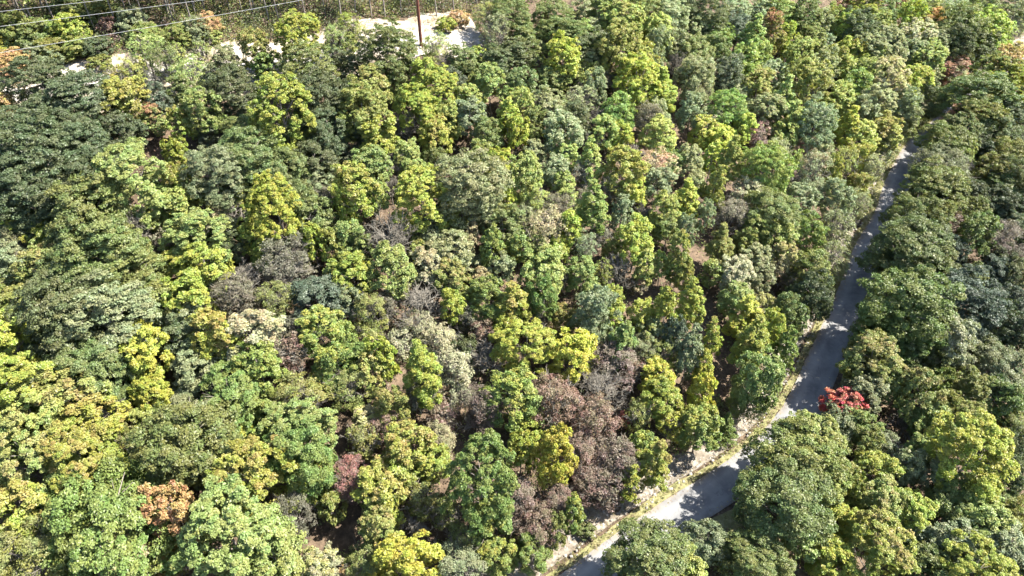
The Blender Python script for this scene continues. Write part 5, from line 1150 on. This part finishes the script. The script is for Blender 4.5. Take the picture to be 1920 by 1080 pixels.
# clear trunk share of the height and height / crown-width ratio of each kind, as built
ASP = dict(o=.85, m=1.1, c=2.1, b=1.0, n=1.05, g=1.05, s=.75, p=1.7)
CLR = dict(o=.30, m=.26, c=.12, b=.3, n=.25, g=.22, s=.0, p=.05)
SIZES = [(3.0, 'S'), (5.2, 'M'), (8.6, 'L')]       # crown width each detail level is drawn for
PRO = {}
def protos():
    for k in 'omcngs':
        for wd, sz in SIZES:
            if k == 's' and sz == 'L' or k == 'c' and sz == 'L': continue
            L = .20/wd
            area = (wd**2)*(1.0+ASP[k]*1.2)
            for v in range(5 if k in 'om' else 3 if k == 'c' else 2):
                sd = hash_((k, sz, v))
                if k in 'oms': dens = 250
                elif k == 'c': dens = 250
                elif k == 'g': dens = 110; L *= .95
                else: dens = 175; L *= .88
                tot = area*dens
                rc = {'o': .42, 'm': .29, 'c': .29, 'n': .38, 'g': .38, 's': .34}[k]/wd*(wd/5)**.25
                ncl = int(min(620, area*{'o': 3.4, 'm': 6.0, 'c': 5.6, 'n': 4.4, 'g': 3.6, 's': 4}[k]))
                V, F, A = crown_leaves(sd, 'm' if k in 'ngs' else k, ncl, rc, tot/ncl, L, ASP[k], .5 if k in 'ng' else .15)
                if k in 'ng':   # leaves sit off the twig ends: leave holes
                    pass
                PRO[k, sz, v, 'crown'] = mesh_np("crown", V, [F], M_LEAF, A)
                hh = ASP[k]/(1-CLR[k]*.7) if k != 's' else ASP[k]
                g = limbs(sd+5, CLR[k] if k != 's' else .05, .36 if k != 'c' else .22, 8 if k != 's' else 5, 1.0*ASP[k]*(1+CLR[k]), .019 if k != 's' else .016)
                me = g.mesh("trunk", M_BARK if k != 'c' else M_PALE, True); scale_mesh(me, 1/(ASP[k]*(1+CLR[k]))); PRO[k, sz, v, 'trunk'] = me
                if k in 'ng':
                    V, F, E_ = twig_mesh(sd+9, CLR[k]/(1+CLR[k]), ASP[k]*(1+CLR[k]), 9, 5, 4, 2, .032/wd)
                    me = mesh_np("twigs", V, [F], M_TWIG); scale_mesh(me, 1/(ASP[k]*(1+CLR[k]))); PRO[k, sz, v, 'twigs'] = me
    for wd, sz in SIZES:
        for v in range(2):
            sd = hash_(('b', sz, v)); a = ASP['b']*(1+CLR['b'])
            g = limbs(sd, .25, .45, 9, a, .03); me = g.mesh("trunk", M_TWIG, True); scale_mesh(me, 1/a); PRO['b', sz, v, 'trunk'] = me
            V, F, E_ = twig_mesh(sd+1, .22, a, 11, 6, 5, 3, .04/wd)
            me = mesh_np("twigs", V, [F], M_TWIG); scale_mesh(me, 1/a); PRO['b', sz, v, 'crown'] = me
    # young pine: whorls of drooping needle sprays
    r = np.random.default_rng(5); n = 5200; u = r.uniform(0, 1, n)**1.3; w = np.floor(u*9)/9+r.normal(0, .02, n)
    th = np.floor(r.uniform(0, 6, n))*1.047+np.floor(u*9)*.6+r.normal(0, .16, n); rr = .5*(1-u*.95)*r.uniform(.1, 1, n)**.7
    P = np.c_[rr*np.cos(th), rr*np.sin(th), (w*.95+.03)*1.7+rr*.25]; ax = np.c_[np.cos(th), np.sin(th), np.full(n, .5)]+.4*r.normal(size=(n, 3))
    V, F = leaf_quads(P, norm(np.array([0, 0, 1])+.5*r.normal(size=(n, 3))), r.uniform(.05, .1, n), r, .3, ax)
    PRO['p', 'S', 0, 'crown'] = mesh_np("needles", V/np.array([1, 1, 1.7]), [F], M_LEAF, attr_rows(r.uniform(0, 1, n), r.uniform(0, 1, n), 0*u, 4))
    g = Geo(); g.tube([(0, 0, -.02), (0, 0, .5), (0, 0, .97)], [.02, .013, .003], 6)
    for i in range(30):
        z = .06+i*.029; a = i*2.4; g.tube([(0, 0, z), (math.cos(a)*.42*(1-z), math.sin(a)*.42*(1-z), z+.05)], [.006, .002], 4)
    PRO['p', 'S', 0, 'trunk'] = g.mesh("trunk", M_BARK, True)
def hash_(t):
    h = 17
    for c in str(t): h = (h*31+ord(c)) % 100003
    return h
def scale_mesh(me, sz):
    co = np.empty(len(me.vertices)*3, np.float32); me.vertices.foreach_get("co", co); co = co.reshape(-1, 3); co[:, 2] *= sz
    me.vertices.foreach_set("co", co.ravel()); me.update()
protos()

COL = dict(D=(.070, .091, .038), G=(.110, .142, .044), L=(.180, .225, .064), Y=(.205, .246, .044), W=(.30, .32, .05), P=(.158, .184, .092),
           B=(.080, .102, .062), O=(.155, .178, .044), A=(.31, .22, .09), R=(.50, .14, .085), K=(.155, .108, .080), T=(.27, .265, .15), E=(.132, .188, .048), N=(.120, .114, .078), U=(.25, .135, .085))
TIP = dict(a=(.30, .22, .08), r=(.33, .14, .09), y=(.29, .29, .05), p=(.15, .15, .085))
NAMES = dict(o="broad_crowned_tree", m="leafy_tree", c="columnar_tree", b="bare_tree", n="half_bare_tree", g="sparse_tree", s="shrub", p="pine_tree")
GROUPS = dict(o="broad green trees of the forest", m="rounded leafy trees of the forest", c="narrow columnar trees", b="leafless grey trees", n="half bare brown trees", g="thin leaved young trees", s="shrubs by the clearing", p="")
def tree(x, y, W, H, k, c, tip, label, name=None, group=None, clear=None, painted_light=1.0):
    r = random.Random(int(x*97+y*1031)); z = gz(x, y)
    sz = 'S' if W < 4.0 else 'M' if W < 6.8 else 'L'
    if k in 'cs' and sz == 'L': sz = 'M'
    if k == 'p': sz = 'S'
    v = 0 if k == 'p' else r.randrange(5 if k in 'om' else 3 if k == 'c' else 2)
    e = bpy.data.objects.new(name or NAMES[k], None); C.objects.link(e); e.empty_display_size = .3
    e.location = (x, y, z-.05); e.rotation_euler = (r.gauss(0, .045), r.gauss(0, .045), r.uniform(0, 6.283))
    e["label"] = label; e["category"] = ("shrub" if k == 's' else "tree")
    gname = group or GROUPS[k]
    if gname: e["group"] = gname
    cf = CLR[k]/(1+CLR[k]) if clear is None else clear
    base = COL[c]; j = r.uniform(.88, 1.12)*painted_light; w = r.uniform(-.08, .08)  # regional light painted into leaf colour: sunny upper slope lighter, backlit right side darker
    fx = r.uniform(.86, 1.14); col = (base[0]*j*(1+w), base[1]*j, base[2]*j*(1-w), {'-': .0, 'r': .65, 'y': .55, 'p': .5}.get(tip, .42))
    tc = TIP.get(tip, base)
    if k == 'n': col = (*col[:3], .4); tc = TIP[tip] if tip in 'ry' and tip != '-' else (.15, .165, .085)
    def part(pn, me, loc, scl, colour=True):
        o = bpy.data.objects.new(pn, me); C.objects.link(o); o.parent = e; o.location = loc; o.scale = scl
        if colour: o.color = col; o["tip_colour"] = tc
        return o
    part("trunk", PRO[k, sz, v, 'trunk'], (0, 0, 0), (W, W, H), False)
    if k == 'b':
        part("crown", PRO[k, sz, v, 'crown'], (0, 0, 0), (W, W, H), False)
    else:
        part("crown", PRO[k, sz, v, 'crown'], (0, 0, H*cf), (W*fx, W/fx, H*(1-cf)))
        if k in 'ng': part("twigs", PRO[k, sz, v, 'twigs'], (0, 0, 0), (W, W, H), False)
    return e
for line in TREES.strip().split("\n"):
    a = line.split("|"); f = a[0].split()
    nm = "autumn_tree" if f[4] in 'mg' and (f[5] in 'ARTU' or f[6] in 'ar') else None
    tree(float(f[0]), float(f[1]), float(f[2]), float(f[3]), f[4], f[5], f[6], a[1], nm, "orange and red tinged trees" if nm else None, None, float(f[7]))

# ------------------------------------------------------------------ tall trees of the forest edge behind the clearing
EDGE_TRUNKS = []
for v in range(3):
    g = limbs(900+v, .5, .42, 7, 2.4, .042); me = g.mesh("trunk", M_PALE, True); scale_mesh(me, 1/2.4); EDGE_TRUNKS.append(me)
for k, line in enumerate(EDGE.strip().split("\n")):
    a = line.split("|"); f = a[0].split(); x, y, W, H, ln = map(float, f[:5])
    e = tree(x, y, W, H, 'o', f[5], '-', a[1], "tall_forest_tree", "pale trunked trees of the forest edge", .56)
    e.rotation_euler = (0, ln, 0)
    e.children[0].data = EDGE_TRUNKS[k % 3]

# ------------------------------------------------------------------ utility pole and power lines
px, py = POLE; pz = gz(px, py)
pole = obj("utility_pole", None, label="tall rust brown utility pole standing at the edge of the gravel clearing", category="utility pole")
pole.location = (px, py, pz); ca = math.atan2(tC[1], tC[0])+math.pi/2
g = Geo(); g.tube([(0, 0, -.6), (0, 0, 5), (0, 0, 9), (0, 0, 12.9)], [.27, .25, .23, .19], 14); obj("shaft", g.mesh("shaft", M_POLE, True), pole)
ARM = 12.05
g = Geo(); g.box((0, 0, ARM), (2.8, .14, .18), ca); obj("crossarm", g.mesh("crossarm", M_POLE), pole)
for s_ in (-1, 1):
    g = Geo(); g.tube([(math.cos(ca)*s_*.9, math.sin(ca)*s_*.9, ARM-.1), (0, 0, ARM-.95)], [.035, .035], 5); obj("brace", g.mesh("brace", M_POLE), pole)
ATT = [(0, 13.2), (-1.3, ARM+.37), (.3, 10.6)]
for s_, hz in ATT:
    b0 = hz-.28
    g = Geo(); g.tube([(0, 0, 0), (0, 0, .06), (0, 0, .08), (0, 0, .16), (0, 0, .18), (0, 0, .28)], [.05, .09, .06, .1, .06, .04], 8)
    o = obj("insulator", g.mesh("insulator", M_CERAM, True), pole); o.location = (math.cos(ca)*s_, math.sin(ca)*s_, b0)
for (ax, ay, az), (s_, hz), lab in zip(WIRE_ENDS, ATT, WIRE_LABELS):
    A = np.array([px+math.cos(ca)*s_, py+math.sin(ca)*s_, pz+hz]); B = np.array([ax, ay, az]); D_ = B-A
    t = np.linspace(0, 1.6, 60)[:, None]; P = A+D_*t; P[:, 2] -= 4*.45*(t[:, 0]/1.6)*(1-t[:, 0]/1.6)
    g = Geo(); g.tube(P, np.full(60, .019), 6); obj("power_line", g.mesh("power_line", M_WIRE, True), label=lab, category="power line", group="wires strung from the pole")
    

# ------------------------------------------------------------------ boulders, fallen log, loose stones
def stone_arr(r, n, lo, hi):
    """n irregular stones (each a jittered octahedron-like lump): V (n,14,3) around the origin, faces"""
    base = np.array([[1,0,0],[-1,0,0],[0,1,0],[0,-1,0],[0,0,1],[0,0,-1],[.6,.6,.6],[-.6,.6,.6],[.6,-.6,.6],[-.6,-.6,.6],[.6,.6,-.6],[-.6,.6,-.6],[.6,-.6,-.6],[-.6,-.6,-.6]])
    F = []
    for a in (0, 1):
        for b in (2, 3):
            for c in (4, 5):
                k = 6+a+2*(b-2)+4*(c-4); tri = [(a, b, k), (b, c, k), (c, a, k)]
                flip = (a+(b-2)+(c-4)) % 2
                F += [t[::-1] if flip else t for t in tri]
    V = base[None]*r.uniform(.72, 1.2, (n, 14, 1))*(r.uniform(lo, hi, (n, 1, 1))*r.uniform(.65, 1.3, (n, 1, 3))*np.array([1, 1, .7]))
    a = r.uniform(0, 6.28, n); c, s_ = np.cos(a)[:, None], np.sin(a)[:, None]
    V = np.stack([V[..., 0]*c-V[..., 1]*s_, V[..., 0]*s_+V[..., 1]*c, V[..., 2]], -1)
    return V, np.array(F)
r = np.random.default_rng(31)
for (bx, by, bs, lab) in BOULDERS:
    V, F = stone_arr(r, 1, bs, bs*1.15); o = obj("boulder", mesh_np("boulder", V[0], [F], M_STONE), label=lab, category="boulder", group="pale boulders near the pole")
    o.location = (bx, by, gz(bx, by)+bs*.25)
def scatter_stones(name, xy, lo, hi, seed, label):
    r = np.random.default_rng(seed); V, F = stone_arr(r, len(xy), lo, hi); z = ground_z(xy[:, 0], xy[:, 1])
    V = V+np.c_[xy, z+.05][:, None]; F = (F[None]+np.arange(len(xy))[:, None, None]*14).reshape(-1, 3)
    obj(name, mesh_np(name, V.reshape(-1, 3), [F], M_STONE), kind="stuff", label=label, category="stones")
k = r.integers(90, 440, 1700); o_ = -np.abs(r.normal(4.6, .75, 1700)); o_ = np.clip(o_, -7.2, -3.3)
scatter_stones("roadside_stones", RC[k]+RN[k]*o_[:, None]+r.normal(0, .2, (1700, 2)), .05, .2, 32, "loose pale stones lying in the ditch beside the road")
u = r.uniform(-30, 70, 900); v = r.normal(.3, 2.2, 900); xx, yy = strip_xy(u, v)
scatter_stones("clearing_stones", np.c_[xx, yy], .06, .26, 33, "loose pale stones scattered over the gravel clearing")
lg = Geo(); (lx0, ly0), (lx1, ly1) = LOG
P = np.array([[lx0+(lx1-lx0)*t, ly0+(ly1-ly0)*t, 0] for t in np.linspace(0, 1, 6)]); P[:, 2] = ground_z(P[:, 0], P[:, 1])+.55+np.array([0, .05, -.03, .05, .1, .3])
lgo = obj("fallen_log", None, label="bleached fallen log lying among shrubs behind the clearing", category="log")
lg.tube(P, [.24, .23, .21, .18, .14, .08], 9); obj("stem", lg.mesh("stem", M_PALE, True), lgo)
for i, s_ in ((2, 1), (3, -1), (4, 1)):
    g = Geo(); g.tube([P[i], P[i]+np.array([.5*s_, .7, .7]), P[i]+np.array([.9*s_, 1.1, 1.3])], [.07, .05, .015], 5); obj("branch", g.mesh("branch", M_PALE, True), lgo)

# ------------------------------------------------------------------ uncountable growth
def wild(name, xy, hts, wid, per, L, cols, seed, label, cat, upright=.2, lift=0.):
    """low growth: tufts at xy with heights hts, each of about per leaves"""
    r = np.random.default_rng(seed); n = len(xy); z = ground_z(xy[:, 0], xy[:, 1])+lift
    m = n*per; ci = np.repeat(np.arange(n), per); d = rdir(r, m); d[:, 2] = np.abs(d[:, 2])
    rr = r.uniform(.2, 1, m)**.5
    P = np.c_[xy, z][ci]+d*rr[:, None]*np.c_[wid, wid, hts][ci]
    Nn = norm(d*.5+np.array([0, 0, 1-upright])+.7*r.normal(size=(m, 3))); ax = r.normal(size=(m, 3))+np.array([0, 0, upright*5])
    V, F = leaf_quads(P, Nn, L*r.uniform(.6, 1.4, m), r, .5 if upright < .5 else .16, ax)
    cc = np.asarray(cols)[r.integers(0, len(cols), n)]*r.uniform(.75, 1.25, (n, 1))
    A = np.c_[cc[ci], r.uniform(0, 1, m)]
    obj(name, mesh_np(name, V, [F], M_WILD, np.repeat(A, 4, 0)), kind="stuff", label=label, category=cat)
r = np.random.default_rng(41)
def in_view(x, y, z, mg):
    cx, cy, cz = x, y, z-70; ct, st = math.cos(math.radians(41)), math.sin(math.radians(41))
    dep = cy*ct-cz*st; u_ = cx/np.maximum(dep, 1)*1300; v_ = (cy*st+cz*ct)/np.maximum(dep, 1)*1300
    return (dep > 5) & (np.abs(u_) < 960+mg) & (np.abs(v_) < 540+mg)
X = r.uniform(-110, 190, 80000); Y = r.uniform(15, 230, 80000); Zt = ground_z(X, Y); d, _ = road_d(X, Y); cv = clear_v(X, Y)
cu = (X-CLR0[0])*tC[0]+(Y-CLR0[1])*tC[1]
inclr = (cv > -6.0) & (cv < 4.5) & (cu > -45) & (cu < 72)
ok = in_view(X, Y, Zt, 140) & ((d < -7) | (d > 4.6)) & ~inclr
X, Y = X[ok][:9500], Y[ok][:9500]; n = len(X)
wild("undergrowth", np.c_[X, Y], r.uniform(.5, 3.2, n), r.uniform(.5, 1.4, n), 26, .26, [COL['G'], COL['O'], COL['L'], COL['K'], COL['L'], COL['N'], COL['N'], COL['P']], 42, "low mixed undergrowth on the shaded forest floor", "undergrowth")
u = r.uniform(-60, 84, 3600); v = 4.5+np.abs(r.normal(0, 13, 3600)); xx, yy = strip_xy(u, v)
wild("forest_edge_brush", np.c_[xx, yy], r.uniform(.6, 3.4, 3600), r.uniform(.7, 1.9, 3600), 44, .28, [COL['G'], COL['O'], COL['D'], COL['D'], COL['D'], COL['O'], COL['K']], 46, "tangled brush filling the forest edge behind the clearing", "brush")
u = r.uniform(-45, 72, 1500); v = r.uniform(-6.5, 6.5, 1500); tr_ = (np.abs(v+1.6-.9*np.sin(u*.07)) > 1.2) | (r.uniform(size=1500) < .25); u, v = u[tr_], v[tr_]; xx, yy = strip_xy(u, v); n = len(xx)
keep = r.uniform(size=n) < np.where(v > .5, .9, .5); xx, yy = xx[keep], yy[keep]; n = len(xx)
wild("clearing_scrub", np.c_[xx, yy], r.uniform(.2, 1.0, n), r.uniform(.3, .9, n), 24, .2, [(.27, .19, .10), (.22, .2, .06), (.30, .25, .13), (.19, .13, .08), (.13, .15, .05)], 43, "dry brown and yellow scrub covering the clearing", "scrub", .4)
k = r.integers(60, 470, 2600); o_ = np.where(r.uniform(size=2600) < .62, -(2.6+np.abs(r.normal(0, .9, 2600))), np.where(r.uniform(size=2600) < .5, -r.uniform(5.2, 8.0, 2600), r.uniform(2.1, 3.8, 2600)))
wild("roadside_grass", RC[k]+RN[k]*o_[:, None], r.uniform(.1, .4, 2600), r.uniform(.12, .35, 2600), 14, .26, [(.19, .18, .06), (.14, .165, .05), (.24, .21, .11), (.17, .13, .075)], 44, "tufts of yellowing grass along the road edge", "grass", .7)
k = np.r_[r.integers(60, 470, 420), r.integers(260, 400, 500)]; o_ = -np.r_[r.uniform(5.8, 9.5, 420), r.uniform(3.2, 8, 500)]
wild("roadside_weeds", RC[k]+RN[k]*o_[:, None], r.uniform(.5, 1.5, 920), r.uniform(.4, 1.0, 920), 60, .2, [COL['L'], COL['P'], COL['O'], COL['E'], COL['Y'], COL['T'], COL['T']], 45, "leafy weeds and brush on the bank above the road", "weeds")

k = r.integers(60, 470, 1500); o_ = np.where(r.uniform(size=1500) < .5, -2.5+np.abs(r.normal(0, .35, 1500)), 1.9-np.abs(r.normal(0, .5, 1500)))
lxy = RC[k]+RN[k]*o_[:, None]; lz = road_z(RC[k][:, 1])+.045
Vl, Fl = leaf_quads(np.c_[lxy, lz], norm(np.array([0, 0, 1.])+.15*r.normal(size=(1500, 3))), r.uniform(.08, .2, 1500), r, .7)
Vl[:, 2] = np.maximum(Vl[:, 2], np.repeat(lz, 4)-.008)
obj("fallen_leaves", mesh_np("fallen_leaves", Vl, [Fl], M_WILD, np.repeat(np.c_[np.array([(.22, .15, .07), (.27, .22, .08), (.15, .11, .07)])[r.integers(0, 3, 1500)], r.uniform(0, 1, 1500)], 4, 0)), kind="stuff", label="fallen leaves drifted along the edges of the road", category="leaves")

# the forest going on outside the picture, joined into one mass
P = []
for i in range(-46, 58):
    for j in range(-4, 74):
        x, y = i*4.6+r.uniform(-1.7, 1.7), j*4.6+r.uniform(-1.7, 1.7); P.append((x, y))
P = np.array(P); zt = ground_z(P[:, 0], P[:, 1]); d, _ = road_d(P[:, 0], P[:, 1]); cv = clear_v(P[:, 0], P[:, 1]); cu = (P[:, 0]-CLR0[0])*tC[0]+(P[:, 1]-CLR0[1])*tC[1]
behind = (cv > 8.5) & (cu > -70) & (cu < 95)
thin = (np.arange(len(P)) % 3 != 0) | behind
zc_ = np.where(behind, 10.5, 4.8); mg = np.where(behind, 8, 70)
ok = thin & ~in_view(P[:, 0], P[:, 1], zt+zc_, mg) & in_view(P[:, 0], P[:, 1], zt+5, 480) & (np.abs(d) > 6) & ~((cv > -8) & (cv < 8.5) & (cu > -110) & (cu < 75))
P = P[ok]; zt = zt[ok]; behind = behind[ok]; n = len(P)
V_, F_, A_ = crown_leaves(77, 'o', 70, .11, 9, .085, .9, .1); T_ = Geo(); T_.tube([(0, 0, -.1), (0, 0, .5), (0, 0, .95)], [.018, .012, .004], 5)
nv = len(V_); VV = []; AA = []; TV = []; TF4 = []; TF3 = []; tv = np.concatenate(T_.V); ntv = len(tv)
pal = [COL[c] for c in 'DDGGGLLYPOEOBK']
for i in range(n):
    W = r.uniform(5, 8.5); H = r.uniform(7, 10)*(1.45 if behind[i] else 1); a = r.uniform(0, 6.28); c, s_ = math.cos(a), math.sin(a); cf = .52 if behind[i] else .25
    v = np.c_[(V_[:, 0]*c-V_[:, 1]*s_)*W, (V_[:, 0]*s_+V_[:, 1]*c)*W, V_[:, 2]*H*(1-cf)+H*cf]+np.array([P[i, 0], P[i, 1], zt[i]])
    VV.append(v); AA.append(np.c_[np.tile(np.array(pal[r.integers(len(pal))])*r.uniform(.85, 1.15), (nv, 1)), A_[:, 1]])
    TV.append(tv*np.array([W, W, H])+np.array([P[i, 0], P[i, 1], zt[i]])); TF4.append(np.concatenate(T_.F4)+i*ntv); TF3.append(np.concatenate(T_.F3)+i*ntv)
FF = (F_[None]+(np.arange(n)*nv)[:, None, None]).reshape(-1, 4)
wood = obj("surrounding_forest", mesh_np("surrounding_forest", np.concatenate(VV), [FF], M_WILD, np.concatenate(AA)), kind="stuff", label="mass of mixed green forest going on beyond the picture", category="forest")
obj("forest_trunks", mesh_np("forest_trunks", np.concatenate(TV), [np.concatenate(TF4), np.concatenate(TF3)], M_BARK), wood, kind="stuff")
print("forest beyond:", n, "tris", sum(len(m.polygons) for m in bpy.data.meshes)*2)
